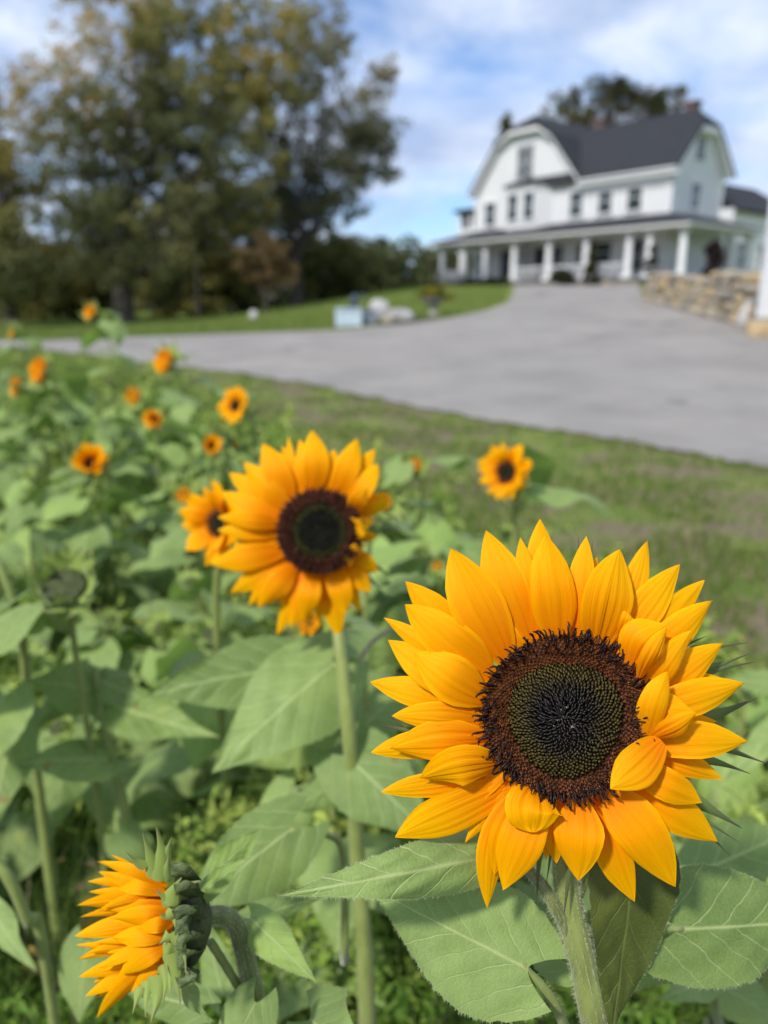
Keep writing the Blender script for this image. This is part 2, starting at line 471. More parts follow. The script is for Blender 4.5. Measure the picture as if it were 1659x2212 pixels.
# house paints
s = NT('white_siding'); o = s.n('ShaderNodeTexCoord').outputs['Object']; sp = s.n('ShaderNodeSeparateXYZ'); s.l(o, sp.inputs[0])
fr = s.math('FRACT', s.math('MULTIPLY', sp.outputs[2], 7.2)); n = s.noise(o, 0.8, 4)
c = s.mix(s.ramp(n, 0.3, 0.7), (0.74, 0.75, 0.76), (0.80, 0.80, 0.80))
M['siding'] = s.fin(s.pbsdf(c, 0.55, s.bump(fr, 0.7, 0.03), 0.4))
M['white'] = simple('white_paint', (0.78, 0.78, 0.78), 0.45, 0.03, 2)
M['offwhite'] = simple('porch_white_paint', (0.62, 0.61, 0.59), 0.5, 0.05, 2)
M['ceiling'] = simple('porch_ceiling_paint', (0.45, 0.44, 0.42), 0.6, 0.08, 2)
s = NT('grey_shingle'); o = s.n('ShaderNodeTexCoord').outputs['Object']
n = s.noise(o, 5, 5, 0.7); n3 = s.noise(s.mapv(o, (1, 1, 6)), 3, 3)
M['shingle'] = s.fin(s.pbsdf(s.mix(s.ramp(n, 0.3, 0.7), (0.026, 0.028, 0.033), (0.048, 0.051, 0.058)), 0.85, s.bump(n3, 0.6, 0.03), 0.1))
s = NT('window_glass'); o = s.n('ShaderNodeTexCoord').outputs['Object']
M['glass'] = s.fin(s.pbsdf((0.03, 0.045, 0.05), 0.08, s.bump(s.noise(o, 1.5, 2), 0.1, 0.02), 0.7))
M['frame_dark'] = simple('window_frame_grey', (0.30, 0.31, 0.32), 0.5, 0.05)
M['brick'] = simple('chimney_brick', (0.13, 0.08, 0.07), 0.85, 0.35, 14, 0.5)
M['door'] = simple('door_dark_blue', (0.035, 0.045, 0.06), 0.5, 0.1)
M['porchfloor'] = simple('porch_floor_grey', (0.22, 0.22, 0.22), 0.7, 0.1)
def stone_mat(name, c1, c2, c3):
    s = NT(name); o = s.n('ShaderNodeTexCoord').outputs['Object']; r = s.n('ShaderNodeObjectInfo').outputs['Random']
    n = s.noise(o, 4, 6, 0.65); q = s.n('ShaderNodeValToRGB'); e = q.color_ramp.elements
    e[0].position = 0.0; e[0].color = (*c1, 1); e[1].position = 1.0; e[1].color = (*c3, 1)
    e2 = e.new(0.5); e2.color = (*c2, 1)
    s.l(r, q.inputs[0])
    c = s.mix(s.math('MULTIPLY', s.ramp(n, 0.35, 0.7), 0.5), q.outputs[0], (0.16, 0.13, 0.10))
    return s.fin(s.pbsdf(c, 0.85, s.bump(n, 0.7, 0.08), 0.3))
M['stone'] = stone_mat('field_stone', (0.52, 0.38, 0.20), (0.48, 0.41, 0.30), (0.20, 0.19, 0.18))
M['boulder'] = simple('grey_boulder', (0.34, 0.33, 0.32), 0.85, 0.3, 4, 0.6)
M['whitestone'] = simple('white_stone', (0.44, 0.43, 0.41), 0.8, 0.12, 4, 0.4)
M['bluebox'] = simple('pale_blue_paint', (0.50, 0.60, 0.66), 0.6, 0.12, 5)
M['greybox'] = simple('slate_grey_paint', (0.20, 0.23, 0.27), 0.6, 0.12, 5)
M['navy'] = simple('navy_paint', (0.035, 0.055, 0.10), 0.5, 0.1, 5)
M['mulch'] = simple('dark_mulch', (0.035, 0.027, 0.018), 0.95, 0.4, 20, 0.8)
M['urn'] = simple('cast_stone', (0.36, 0.34, 0.31), 0.8, 0.15, 8)

# ------------------------------------------------------------------ regions
NEAR = [(-700, 742), (-200, 748), (0, 751), (109, 757), (205, 770), (280, 783), (432, 797), (650, 828), (863, 874), (1060, 912), (1350, 955), (1659, 1015), (2100, 1110), (2500, 1190)]
FAR = [(-700, 733), (-200, 736), (100, 737), (280, 730), (500, 722), (730, 714), (960, 690), (1050, 670), (1085, 655), (1094, 646), (1098, 632), (1200, 627), (1350, 624), (1372, 632), (1395, 645), (1450, 661), (1550, 690), (1659, 717), (2100, 800), (2500, 870)]
nx_ = np.array([p[0] for p in NEAR]); ny_ = np.array([p[1] for p in NEAR])
fx_ = np.array([p[0] for p in FAR]); fy_ = np.array([p[1] for p in FAR])
cols_ = sorted(set(np.linspace(-700, 2500, 170).tolist() + fx_.tolist()))
near_w = np.array([gp(c, np.interp(c, nx_, ny_) + 2.2 * math.sin(i_ * 1.9) + 1.6 * math.sin(i_ * .7 + 1)) for i_, c in enumerate(cols_)])
far_w = np.array([gp(c, np.interp(c, fx_, fy_)) for c in cols_])
hux, hvy = np.array([0.63395, -0.77337]), np.array([0.77337, 0.63395])
for i_, c in enumerate(cols_):
    if 1097 <= c <= 1373:
        d = (P(c, 700, 1.0) - CAM)[:2]; o_ = np.array([16.3, 44.3]) - hvy * (0.45 if c < 1355 else 2.5)
        t = np.dot(o_, hvy) / np.dot(d, hvy); q = d * t
        far_w[i_] = [q[0], q[1], float(hgt(q[0], q[1]))]
drive_poly = np.vstack([near_w[:, :2], far_w[::-1, :2]])

def inpoly(x, y, poly):
    x = np.asarray(x); y = np.asarray(y); r = np.zeros(x.shape, bool); n = len(poly); j = n - 1
    for i in range(n):
        xi, yi = poly[i]; xj, yj = poly[j]
        c = ((yi > y) != (yj > y)) & (x < (xj - xi) * (y - yi) / (yj - yi + 1e-12) + xi)
        r ^= c; j = i
    return r

def field_edge(y):       # x of the right edge of the flower field at distance y
    return np.interp(y, [0, 1.2, 2.0, 3.2, 5.0, 7.4, 12.0, 16.0, 18.5], [1.6, 1.35, 0.95, 0.55, -0.25, -1.25, -3.6, -5.8, -30.0])

def field_mask(x, y):
    return sm((field_edge(y) - x + 0.35) / 0.5) * sm((18.5 - y) / 1.0) * (np.asarray(x) > -60)

# terrain sheet
def axis(lo, hi, st, far, n=14):
    a = list(np.arange(lo, hi + 1e-6, st)); k = np.geomspace(st * 3, far, n)
    return np.array(sorted([lo - q for q in k] + a + [hi + q for q in k]))
ax = axis(-30, 40, 0.5, 900); ay = axis(-3, 75, 0.5, 1200)
X, Y = np.meshgrid(ax, ay, indexing='ij')
Z = hgt(X, Y)
V = np.stack([X.ravel(), Y.ravel(), Z.ravel()], 1)
soilm = field_mask(V[:, 0], V[:, 1])
dist = np.hypot(V[:, 0], V[:, 1])
bare = 1 - sm((dist - 14) / 8)
gme = make_mesh('ground', V, grid_faces(len(ax), len(ay))[:, ::-1], M['ground'], colr=np.stack([soilm, bare, bare * 0], 1))
tagit(link(bpy.data.objects.new('ground', gme)), kind='structure')

# driveway strip, 15 mm above the ground
nc = 150
rn_ = np.hypot(near_w[:, 0], near_w[:, 1]); rf_ = np.hypot(far_w[:, 0], far_w[:, 1])
dir_ = near_w[:, :2] / rn_[:, None]
rows = []
for dk_ in np.geomspace(rn_.min(), rf_.max(), nc):
    r_ = np.clip(dk_, rn_, rf_); q = np.zeros((len(r_), 3)); q[:, :2] = dir_ * r_[:, None]
    q[:, 2] = hgt(q[:, 0], q[:, 1]) + 0.02
    rows.append(q)
V = np.array(rows).reshape(-1, 3)
tagit(wobj('driveway', V, grid_faces(nc, len(cols_)), M['asphalt'], None, (0, 0, 0)), kind='structure')

def blades(n, xy, h, wd, c1, c2, cb=None, fb=0.0, lean=0.5):
    """n separate triangular blades -> V, F, colours"""
    n = len(xy); z0 = hgt(xy[:, 0], xy[:, 1]) - 0.002
    a = rng.uniform(0, 2 * np.pi, n); hh = h * rng.uniform(0.5, 1.3, n); ww = wd * rng.uniform(0.6, 1.3, n)
    la = rng.uniform(0, 2 * np.pi, n); ll = hh * lean * rng.uniform(0, 1, n)
    b = np.stack([xy[:, 0], xy[:, 1], z0], 1)
    dxy = np.stack([np.cos(a) * ww, np.sin(a) * ww, a * 0], 1)
    tip = b + np.stack([np.cos(la) * ll, np.sin(la) * ll, hh], 1)
    V = np.stack([b - dxy, b + dxy, tip], 1).reshape(-1, 3)
    f = rng.random((n, 1)); c = np.array(c1) * (1 - f) + np.array(c2) * f
    if cb is not None:
        k = rng.random(n) < fb; c[k] = np.array(cb) * rng.uniform(0.7, 1.2, (k.sum(), 1))
    return V, np.arange(3 * n).reshape(-1, 3), np.repeat(c, 3, 0)

# verge grass between the field and the driveway
def sample_xy(n, y0, y1, xl, xr, p=1.5):
    u = rng.random(n); y = y0 * (y1 / y0) ** u
    x = rng.uniform(-1, 1, n)
    x = xl(y) + (xr(y) - xl(y)) * (x * 0.5 + 0.5)
    return np.stack([x, y], 1)
xy = sample_xy(170000, 1.5, 24, lambda y: -0.62 * y - 1, lambda y: 0.62 * y + 1.0)
keep = (~inpoly(xy[:, 0], xy[:, 1], drive_poly)) & (rng.random(len(xy)) > field_mask(xy[:, 0], xy[:, 1]) * 0.9)
def vnoise(x, y, f, seed=0):
    from mathutils import noise as mn
    return np.array([mn.fractal(Vector((a * f + seed, b * f, seed)), 1.0, 2.0, 3) for a, b in zip(x, y)])
xy = xy[keep]
pn = vnoise(xy[:, 0], xy[:, 1], 1.3, 3.3) + 0.10 * (1 - sm((xy[:, 1] - 4) / 5)) - .12
xy = xy[(pn < 0.0) | (rng.random(len(xy)) < 0.12)]
d_ = np.hypot(xy[:, 0], xy[:, 1])
V, Fc, C = blades(0, xy, 0.05, 0.0028 * (1 + d_ * 0.35), (0.09, 0.165, 0.024), (0.20, 0.26, 0.055), (0.34, 0.29, 0.16), 0.20)
tagit(wobj('verge_grass', V, Fc, M['grass'], None, (0, 0, 0), colr=C, smooth=False), 'short patchy green grass with bare brown patches between flowers and driveway', 'grass', kind='stuff')
# far lawn
xy = sample_xy(130000, 20, 78, lambda y: -0.62 * y, lambda y: 0.42 * y)
keep = ~inpoly(xy[:, 0], xy[:, 1], drive_poly)
xy = xy[keep]
xy = xy[(0.634 * (xy[:, 0] - 16.3) - 0.773 * (xy[:, 1] - 44.3) < -21) | (xy[:, 1] < 44) | (xy[:, 0] < 3)]
V, Fc, C = blades(0, xy, 0.07, 0.03, (0.13, 0.19, 0.035), (0.22, 0.28, 0.065), (0.28, 0.27, 0.10), 0.06)
tagit(wobj('lawn_grass', V, Fc, M['grass'], None, (0, 0, 0), colr=C, smooth=False), 'mown green lawn across the driveway below the trees', 'grass', kind='stuff')

# ------------------------------------------------------------------ house
HX, HY = 16.3, 44.3
house = empty('farmhouse', (HX, HY, 0), 'large white farmhouse with dark grey gabled roof and wraparound porch', 'house')
house.rotation_euler = (0, 0, math.atan2(-0.77337, 0.63395))
GZ = 1.6
def hb(name, mat, f, parent=None, smooth=False):
    m = MB(); f(m); return m.local(name, mat, parent or house, smooth)
# body walls
hb('wall', M['siding'], lambda m: (m.box(-18.2, -2.5, 2.5, 8.2, GZ, 9.0)))
hb('gable_wall', M['siding'], lambda m: m.slab([(-18.2, 2.502, 9.0), (-16.1, 2.502, 11.75), (-14.9, 2.502, 12.62), (-12.3, 2.502, 12.62), (-11.1, 2.502, 11.75), (-9.0, 2.502, 9.0)], 0.2, (0, 1, 0)))
hb('gable_wall', M['siding'], lambda m: m.slab([(-2.502, 2.5, 9.0), (-2.502, 4.5, 11.45), (-2.502, 6.2, 11.45), (-2.502, 8.2, 9.0)], 0.2, (-1, 0, 0)))
# main roof
def mroof(m):
    m.slab([(-1.95, 1.95, 8.98), (-1.95, 4.40, 11.55), (-3.1, 5.35, 12.55), (-13.6, 5.35, 12.55), (-13.6, 1.95, 8.98)], 0.16)
    m.slab([(-1.95, 8.75, 8.98), (-1.95, 6.30, 11.55), (-3.1, 5.35, 12.55), (-18.6, 5.35, 12.55), (-18.6, 8.75, 8.98)], 0.16)
    m.slab([(-1.93, 4.36, 11.53), (-1.93, 6.34, 11.53), (-3.1, 5.35, 12.56)], 0.14)
roof = hb('roof', M['shingle'], mroof)
def groof(m):
    cx = -13.6
    for sg in (1, -1):
        a = lambda o, y, z: (cx + sg * o, y, z)
        m.slab([a(5.0, 1.98, 9.05), a(5.0, 8.8, 9.05), a(2.5, 8.8, 12.05), a(2.5, 1.98, 12.05)], 0.16)
        m.slab([a(2.48, 1.98, 12.06), a(2.48, 8.8, 12.06), a(0, 8.8, 13.62), a(0, 3.2, 13.62), a(1.25, 1.98, 12.84)], 0.16)
    m.slab([(cx - 1.3, 1.95, 12.80), (cx + 1.3, 1.95, 12.80), (cx, 3.25, 13.64)], 0.14)
hb('gable_roof', M['shingle'], groof)
# chimneys
ch = hb('chimney', M['brick'], lambda m: (m.box(-11.2, -10.4, 6.4, 7.2, 11.2, 13.2), m.box(-11.28, -10.32, 6.32, 7.28, 13.2, 13.35)))
hb('chimney', M['brick'], lambda m: (m.box(-4.2, -3.5, 5.9, 6.5, 11.2, 13.0), m.box(-4.28, -3.42, 5.82, 6.58, 13.0, 13.15)))
# trim: rake boards, eaves, corner boards
def rake(m):
    cx = -13.6
    for sg in (1, -1):
        for (o0, z0, o1, z1) in ((4.95, 8.83, 2.5, 11.83), (2.5, 11.83, 1.3, 12.6)):
            m.slab([(cx + sg * o0, 2.02, z0), (cx + sg * o1, 2.02, z1), (cx + sg * o1, 2.02, z1 - 0.20), (cx + sg * o0 - sg * 0.18, 2.02, z0 - 0.02)], 0.48, (0, 1, 0))
    m.box(cx - 1.3, cx + 1.3, 2.02, 2.5, 12.42, 12.64)
hb('rake_trim', M['white'], rake)
def rake2(m):
    for (y0, z0, y1, z1) in ((2.15, 8.86, 4.4, 11.36), (8.55, 8.86, 6.3, 11.36)):
        s_ = 0.28 if y1 > y0 else -0.28
        m.slab([(-2.0, y0, z0), (-2.0, y1, z1), (-2.0, y1, z1 - 0.2), (-2.0, y0 + s_, z0 - 0.02)], 0.5, (-1, 0, 0))
    m.box(-2.5, -2.0, 4.4, 6.3, 11.05, 11.37)
hb('rake_trim', M['white'], rake2)
hb('eave_trim', M['white'], lambda m: (m.box(-8.9, -2.0, 2.0, 2.5, 8.55, 8.86), m.box(-8.7, -2.5, 2.38, 2.5, 8.1, 8.55)))
hb('gutter', M['white'], lambda m: m.tube([(-8.8, 1.92, 8.85), (-2.0, 1.92, 8.85)], 0.07, 8))
hb('downspout', M['white'], lambda m: m.tube([(-2.75, 1.95, 8.8), (-2.75, 2.42, 8.4), (-2.75, 2.42, 6.35)], 0.05, 8))
for (x, y) in ((-2.5, 2.5), (-18.2, 2.5), (-2.5, 8.2)):
    hb('corner_board', M['white'], lambda m, x=x, y=y: m.box(x - 0.11, x + 0.03, y - 0.03, y + 0.11, GZ, 8.99) if x > -10 else m.box(x - 0.03, x + 0.11, y - 0.03, y + 0.11, GZ, 8.99))

def window(cx, z0, z1, wd, y=2.5, side=None, dark=False, bars=True, parent=None):
    """side None: on the facade plane facing -y; 'x': on an end wall facing +x (cx is then y)"""
    def put(m, a0, a1, d0, d1, za, zb):
        if side is None: m.box(a0, a1, y - d1, y - d0, za, zb)
        else: m.box(y + d0, y + d1, a0, a1, za, zb)
    h = wd / 2
    def fr(m):
        put(m, cx - h - 0.10, cx - h, 0, 0.07, z0 - 0.02, z1 + 0.02)
        put(m, cx + h, cx + h + 0.10, 0, 0.07, z0 - 0.02, z1 + 0.02)
        put(m, cx - h - 0.14, cx + h + 0.14, 0, 0.10, z1 + 0.021, z1 + 0.17)
        put(m, cx - h - 0.16, cx + h + 0.16, 0, 0.12, z0 - 0.12, z0 - 0.021)
    f = hb('window', M['frame_dark'] if dark else M['white'], fr, parent)
    hb('pane', M['glass'], lambda m: put(m, cx - h, cx + h, 0.002, 0.02, z0, z1), f)
    def sa(m):
        put(m, cx - h, cx + h, 0.021, 0.05, (z0 + z1) / 2 - 0.025, (z0 + z1) / 2 + 0.025)
        if bars: put(m, cx - 0.02, cx + 0.02, 0.021, 0.045, z0, z1)
    hb('sash', M['white'], sa, f)
for cx in (-16.7, -9.2, -7.0, -4.9):
    window(cx, 6.85, 8.32, 0.98, bars=False)
window(-13.95, 9.8, 11.5, 0.55, dark=True); window(-13.3, 9.8, 11.5, 0.45, dark=True)
window(5.1, 6.85, 8.3, 0.9, y=-2.5, side='x'); window(5.2, 9.75, 10.7, 0.55, y=-2.5, side='x', dark=True)
for cx, z0, z1, wd in ((-17.2, 2.95, 5.0, 1.0), (-13.6, 3.0, 5.1, 1.2), (-10.5, 3.2, 5.1, 1.0), (-7.6, 3.9, 5.1, 2.6), (-4.6, 3.3, 5.1, 1.1)):
    window(cx, z0, z1, wd)
for cx in (-15.0, -12.0):
    dr = hb('door', M['door'], lambda m, cx=cx: m.box(cx - 0.5, cx + 0.5, 2.44, 2.5, 2.86, 5.05))
    hb('handle', M['white'], lambda m, cx=cx: m.box(cx + 0.36, cx + 0.42, 2.40, 2.44, 3.9, 4.05), dr)
# bay
bay = [(-15.0, 2.5), (-14.5, 1.65), (-11.9, 1.65), (-11.1, 2.5)]
hb('bay_wall', M['siding'], lambda m: m.slab([(x, y, 6.0) for x, y in bay], 3.05, (0, 0, 1)))
hb('bay_trim', M['white'], lambda m: m.slab([(x, y - 0.06 if y < 2.4 else y, 8.75) for x, y in [(-15.1, 2.499), (-14.55, 1.65), (-11.85, 1.65), (-11.0, 2.499)]], 0.32, (0, 0, 1)))
hb('bay_roof', M['shingle'], lambda m: (m.add([(-15.35, 2.5, 9.08), (-14.65, 1.35, 9.08), (-11.75, 1.35, 9.08), (-10.8, 2.5, 9.08), (-14.6, 2.5, 9.5), (-11.5, 2.5, 9.5)],
                                         [(0, 1, 4), (1, 2, 5, 4), (2, 3, 5), (3, 0, 4, 5), (0, 3, 2, 1)])))
window(-13.85, 6.9, 8.55, 0.85, y=1.65, bars=False); window(-12.45, 6.9, 8.55, 0.85, y=1.65, bars=False)
# left flat-roofed sunroom
hb('sunroom', M['siding'], lambda m: m.box(-21.6, -18.2, 4.2, 7.6, 6.0, 7.0))
for xx in (-21.55, -20.45, -19.35, -18.35):
    hb('sunroom_post', M['white'], lambda m, xx=xx: m.box(xx - 0.12, xx + 0.12, 4.25, 4.45, 7.0, 8.2))
hb('sunroom_glazing', M['glass'], lambda m: m.box(-21.5, -18.3, 4.46, 7.5, 7.0, 8.2))
hb('sunroom_roof', M['shingle'], lambda m: m.box(-22.0, -18.2, 3.9, 7.9, 8.2, 8.42))
# porch
hb('porch_base', M['stone'], lambda m: (m.box(-21.7, -19.61, 4.1, 7.7, 1.5, 2.71), m.box(-19.6, 0.15, -0.05, 2.5, 1.5, 2.72), m.box(-2.5, 0.15, 2.5, 7.6, 1.5, 2.72)))
hb('porch_floor', M['porchfloor'], lambda m: (m.box(-21.8, -18.2, 4.0, 7.8, 2.722, 2.838), m.box(-19.7, 0.25, -0.15, 2.5, 2.72, 2.84), m.box(-2.5, 0.25, 2.5, 7.6, 2.721, 2.839)))
hb('porch_steps', M['stone'], lambda m: [m.box(-6.0, -4.2, -0.15 - 0.32 * (3 - i), -0.151 - 0.32 * (2 - i), 1.6, 2.3 + i * 0.16) for i in range(3)])
def column(x, y, r=0.21, top=5.30):
    def f(m):
        m.tube([(x, y, 3.05), (x, y, 3.9), (x, y, 5.05)], [r, r * 0.97, r * 0.82], 14)
        m.box(x - r * 1.25, x + r * 1.25, y - r * 1.25, y + r * 1.25, 2.84, 3.05)
        m.box(x - r * 1.2, x + r * 1.2, y - r * 1.2, y + r * 1.2, 5.15, top)
        m.tube([(x, y, 5.05), (x, y, 5.15)], [r * 0.86, r * 1.1], 14)
    hb('column', M['white'], f)
for x in (-0.05, -2.1, -3.45, -6.45, -9.3, -12.2, -14.85, -16.9, -19.1):
    column(x, 0.12)
for y in (4.2, 7.4): column(-0.05, y)
column(-19.3, 4.4); column(-21.4, 4.4); column(-21.4, 7.4)
column(-13.3, 2.2, 0.17)
def pbeam(m):
    m.box(-19.5, 0.2, -0.10, 0.34, 5.30, 5.56)
    m.box(-0.28, 0.2, 0.34, 7.7, 5.301, 5.559)
    m.box(-19.5, -19.1, 0.34, 4.6, 5.301, 5.559)
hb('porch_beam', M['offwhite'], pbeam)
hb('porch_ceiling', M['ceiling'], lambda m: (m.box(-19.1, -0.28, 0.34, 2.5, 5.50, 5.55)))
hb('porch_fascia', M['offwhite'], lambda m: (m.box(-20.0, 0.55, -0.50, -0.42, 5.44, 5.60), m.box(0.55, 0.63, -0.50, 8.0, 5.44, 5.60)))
def proof(m):
    m.slab([(-20.0, -0.52, 5.65), (0.62, -0.52, 5.65), (-2.45, 2.499, 6.52), (-18.2, 2.499, 6.52)], 0.05, (0, 0, -1))
    m.slab([(0.64, -0.52, 5.651), (0.64, 8.1, 5.651), (-2.45, 8.1, 6.521), (-2.45, 2.499, 6.521)], 0.05, (0, 0, -1))
    m.slab([(-20.0, -0.52, 5.649), (-18.2, 2.499, 6.519), (-18.2, 5, 6.519), (-20.0, 5, 5.649)], 0.05, (0, 0, -1))
hb('porch_roof', M['shingle'], proof)
# porch rail
for i in range(3):
    hb('porch_rail', M['white'], lambda m, i=i: [m.box(-12.0 + i * 2.9, -9.5 + i * 2.9, 0.08, 0.14, 3.6, 3.68)] + [m.box(-12.0 + i * 2.9 + k * 0.24, -11.95 + i * 2.9 + k * 0.24, 0.09, 0.13, 2.95, 3.6) for k in range(10)])
# right wing
hb('wing_wall', M['siding'], lambda m: (m.box(-8.5, -1.6, 8.2, 17.0, GZ, 7.1), m.slab([(-8.5, 17.0, 7.1), (-1.6, 17.0, 7.1), (-5.0, 17.0, 9.0)], 0.2, (0, -1, 0))))
hb('wing_roof', M['shingle'], lambda m: (m.slab([(-1.2, 8.2, 7.0), (-1.2, 17.4, 7.0), (-5.0, 17.4, 9.3), (-5.0, 8.2, 9.3)], 0.14), m.slab([(-8.9, 8.2, 7.0), (-8.9, 17.4, 7.0), (-5.0, 17.4, 9.3), (-5.0, 8.2, 9.3)], 0.14)))
for cy in (9.6, 12.3, 13.9): window(cy, 3.7, 5.1, 0.8, y=-1.6, side='x')

# ------------------------------------------------------------------ scatter foliage helpers
def leaf_cloud(centers, radii, per, size, cfun, flat=0.8):
    cs = np.repeat(np.asarray(centers, float), per, 0); rs = np.repeat(np.asarray(radii, float), per)[:, None]
    n = len(cs); d = rng.normal(size=(n, 3)); d /= np.linalg.norm(d, axis=1)[:, None]
    r = rng.random((n, 1)) ** 0.45
    p = cs + d * r * rs * np.array([1, 1, flat])
    a = rng.normal(size=(n, 3)); a /= np.linalg.norm(a, axis=1)[:, None]
    b = np.cross(a, rng.normal(size=(n, 3))); b /= np.linalg.norm(b, axis=1)[:, None]
    sz = (size * rng.uniform(0.6, 1.35, n))[:, None]
    nn = np.cross(a, b)
    V = np.stack([p - a * sz, p + b * sz * 0.42 + nn * sz * 0.12, p + a * sz, p - b * sz * 0.42 + nn * sz * 0.12], 1).reshape(-1, 3)
    return V, np.arange(4 * n).reshape(-1, 4), np.repeat(cfun(p, np.repeat(np.arange(len(centers)), per)), 4, 0)

def limb(m, a, b, r0, r1, n=7, bend=0.12):
    a = np.array(a, float); b = np.array(b, float); L = np.linalg.norm(b - a)
    mid = (a + b) / 2 + rng.normal(size=3) * L * bend + np.array([0, 0, L * 0.08])
    pts = catmull([a, mid, b], n); m.tube(pts, np.linspace(r0, r1, n), 7, cap=False)
    return pts

def tree(name, label, cat, base, trunk_r, fork_h, env, nclump, per, size, palette, group=None, clr=0.75, tb=0.0, branches=14, hole=0.25, flat=0.8):
    """env: list of ellipsoids (x,y,z,rx,ry,rz,weight) in metres"""
    base = np.array(base, float)
    t = empty(name, base, label, cat, group)
    fork = base + np.array([rng.normal() * 0.2, rng.normal() * 0.2, fork_h])
    wts = np.array([e[6] for e in env]); wts = wts / wts.sum(); C = []; R = []
    while len(C) < nclump:
        e = env[rng.choice(len(env), p=wts)]
        d = rng.normal(size=3); d /= np.linalg.norm(d)
        q = np.array(e[:3]) + d * rng.random() ** (0.42) * np.array(e[3:6])
        from mathutils import noise as mn
        if mn.noise(Vector(q * 0.42)) < -hole or mn.noise(Vector(q * 1.3 + np.array([9, 9, 0]))) < -0.08: continue
        C.append(q); R.append(clr * rng.uniform(0.55, 1.25))
    C = np.array(C); R = np.array(R)
    pal = [np.array(c) for c in palette]; tone = rng.random(len(C))
    from mathutils import noise as mn
    big = np.array([mn.noise(Vector(q * 0.16 + np.array([3.7, 1.1, 0]))) for q in C])
    def cf(p, idx):
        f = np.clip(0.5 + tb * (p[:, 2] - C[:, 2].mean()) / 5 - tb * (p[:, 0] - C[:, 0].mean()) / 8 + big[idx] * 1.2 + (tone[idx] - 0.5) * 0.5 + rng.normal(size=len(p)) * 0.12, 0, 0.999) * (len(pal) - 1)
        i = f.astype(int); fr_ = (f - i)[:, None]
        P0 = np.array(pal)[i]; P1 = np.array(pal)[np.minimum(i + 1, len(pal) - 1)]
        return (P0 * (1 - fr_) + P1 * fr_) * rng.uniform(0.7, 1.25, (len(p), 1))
    V, Fc, Cc = leaf_cloud(C, R, per, size, cf, flat)
    m = MB()
    tp = catmull([base + [0, 0, -0.15], base + [0.05, 0, fork_h * 0.4], fork], 8)
    m.tube(tp, np.interp(np.linspace(0, 1, 8), [0, 0.15, 1], [trunk_r * 1.45, trunk_r, trunk_r * 0.75]), 12, cap=False)
    wobj('trunk', m.v, m.f, M['bark'], t, base)
    bm_ = MB()
    order = rng.permutation(len(C))[:branches]
    for i in order:
        pts = limb(bm_, tp[int(rng.integers(5, 8))], C[i], trunk_r * rng.uniform(0.12, 0.26), 0.02, 9)
        near = np.argsort(np.linalg.norm(C - C[i], axis=1))[1:5]
        for j in near:
            limb(bm_, pts[int(rng.integers(3, 7))], C[j], trunk_r * 0.07, 0.010, 6)
    wobj('limbs', bm_.v, bm_.f, M['bark'], t, fork)
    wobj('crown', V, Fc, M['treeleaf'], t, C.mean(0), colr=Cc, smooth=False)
    return t

def envp(px, py, rx, ry, z, w=1.0, rd=None):
    c = P(px, py, z); k = z / FPX
    return (c[0], c[1], c[2], rx * k, (rd if rd is not None else rx * k * 0.8), ry * k, w)

olive = [(0.14, 0.155, 0.062), (0.24, 0.235, 0.080), (0.35, 0.30, 0.085), (0.50, 0.36, 0.10)]
grn = [(0.125, 0.135, 0.080), (0.19, 0.195, 0.10), (0.27, 0.25, 0.12), (0.34, 0.27, 0.15)]
b1 = at_depth(268, 700, 38)
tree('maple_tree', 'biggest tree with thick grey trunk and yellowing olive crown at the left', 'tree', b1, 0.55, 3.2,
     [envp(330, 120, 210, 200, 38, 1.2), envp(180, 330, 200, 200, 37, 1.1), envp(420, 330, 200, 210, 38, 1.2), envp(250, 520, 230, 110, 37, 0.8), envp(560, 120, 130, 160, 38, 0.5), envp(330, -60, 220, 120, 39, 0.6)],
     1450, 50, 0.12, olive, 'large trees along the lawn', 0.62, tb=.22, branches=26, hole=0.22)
b2 = at_depth(640, 662, 43)
tree('willow_oak_tree', 'dark airy tree with drooping branches right of the yellowing tree', 'tree', b2, 0.36, 2.8,
     [envp(620, 300, 190, 230, 43, 1.0), envp(690, 420, 110, 90, 43, 0.5), envp(650, 100, 130, 120, 43, 0.35), envp(770, 290, 90, 110, 43, 0.32), envp(820, 280, 60, 60, 42.5, 0.10), envp(560, 480, 120, 80, 43, 0.4), envp(800, 200, 40, 60, 43, 0.07), envp(838, 160, 22, 50, 43, 0.03), envp(840, 370, 26, 26, 43, 0.03)],
     1300, 36, 0.11, grn, 'large trees along the lawn', 0.58, branches=26, hole=0.26)
b3 = at_depth(20, 690, 36)
tree('ash_tree', 'yellow green tree cut off by the left edge of the photo', 'tree', b3, 0.28, 2.5,
     [envp(-40, 420, 90, 220, 36, 1), envp(-70, 250, 90, 110, 36, .5), envp(10, 560, 90, 110, 35, .5)], 330, 46, 0.14, olive, 'large trees along the lawn', 0.75, branches=10)
b4 = at_depth(428, 662, 48)
tree('birch_tree', 'slim pale trunk standing in the shade between the two large trees', 'tree', b4, 0.16, 4.0,
     [envp(430, 470, 110, 90, 48, 1)], 110, 110, 0.15, grn, 'large trees along the lawn', 0.8, branches=8)
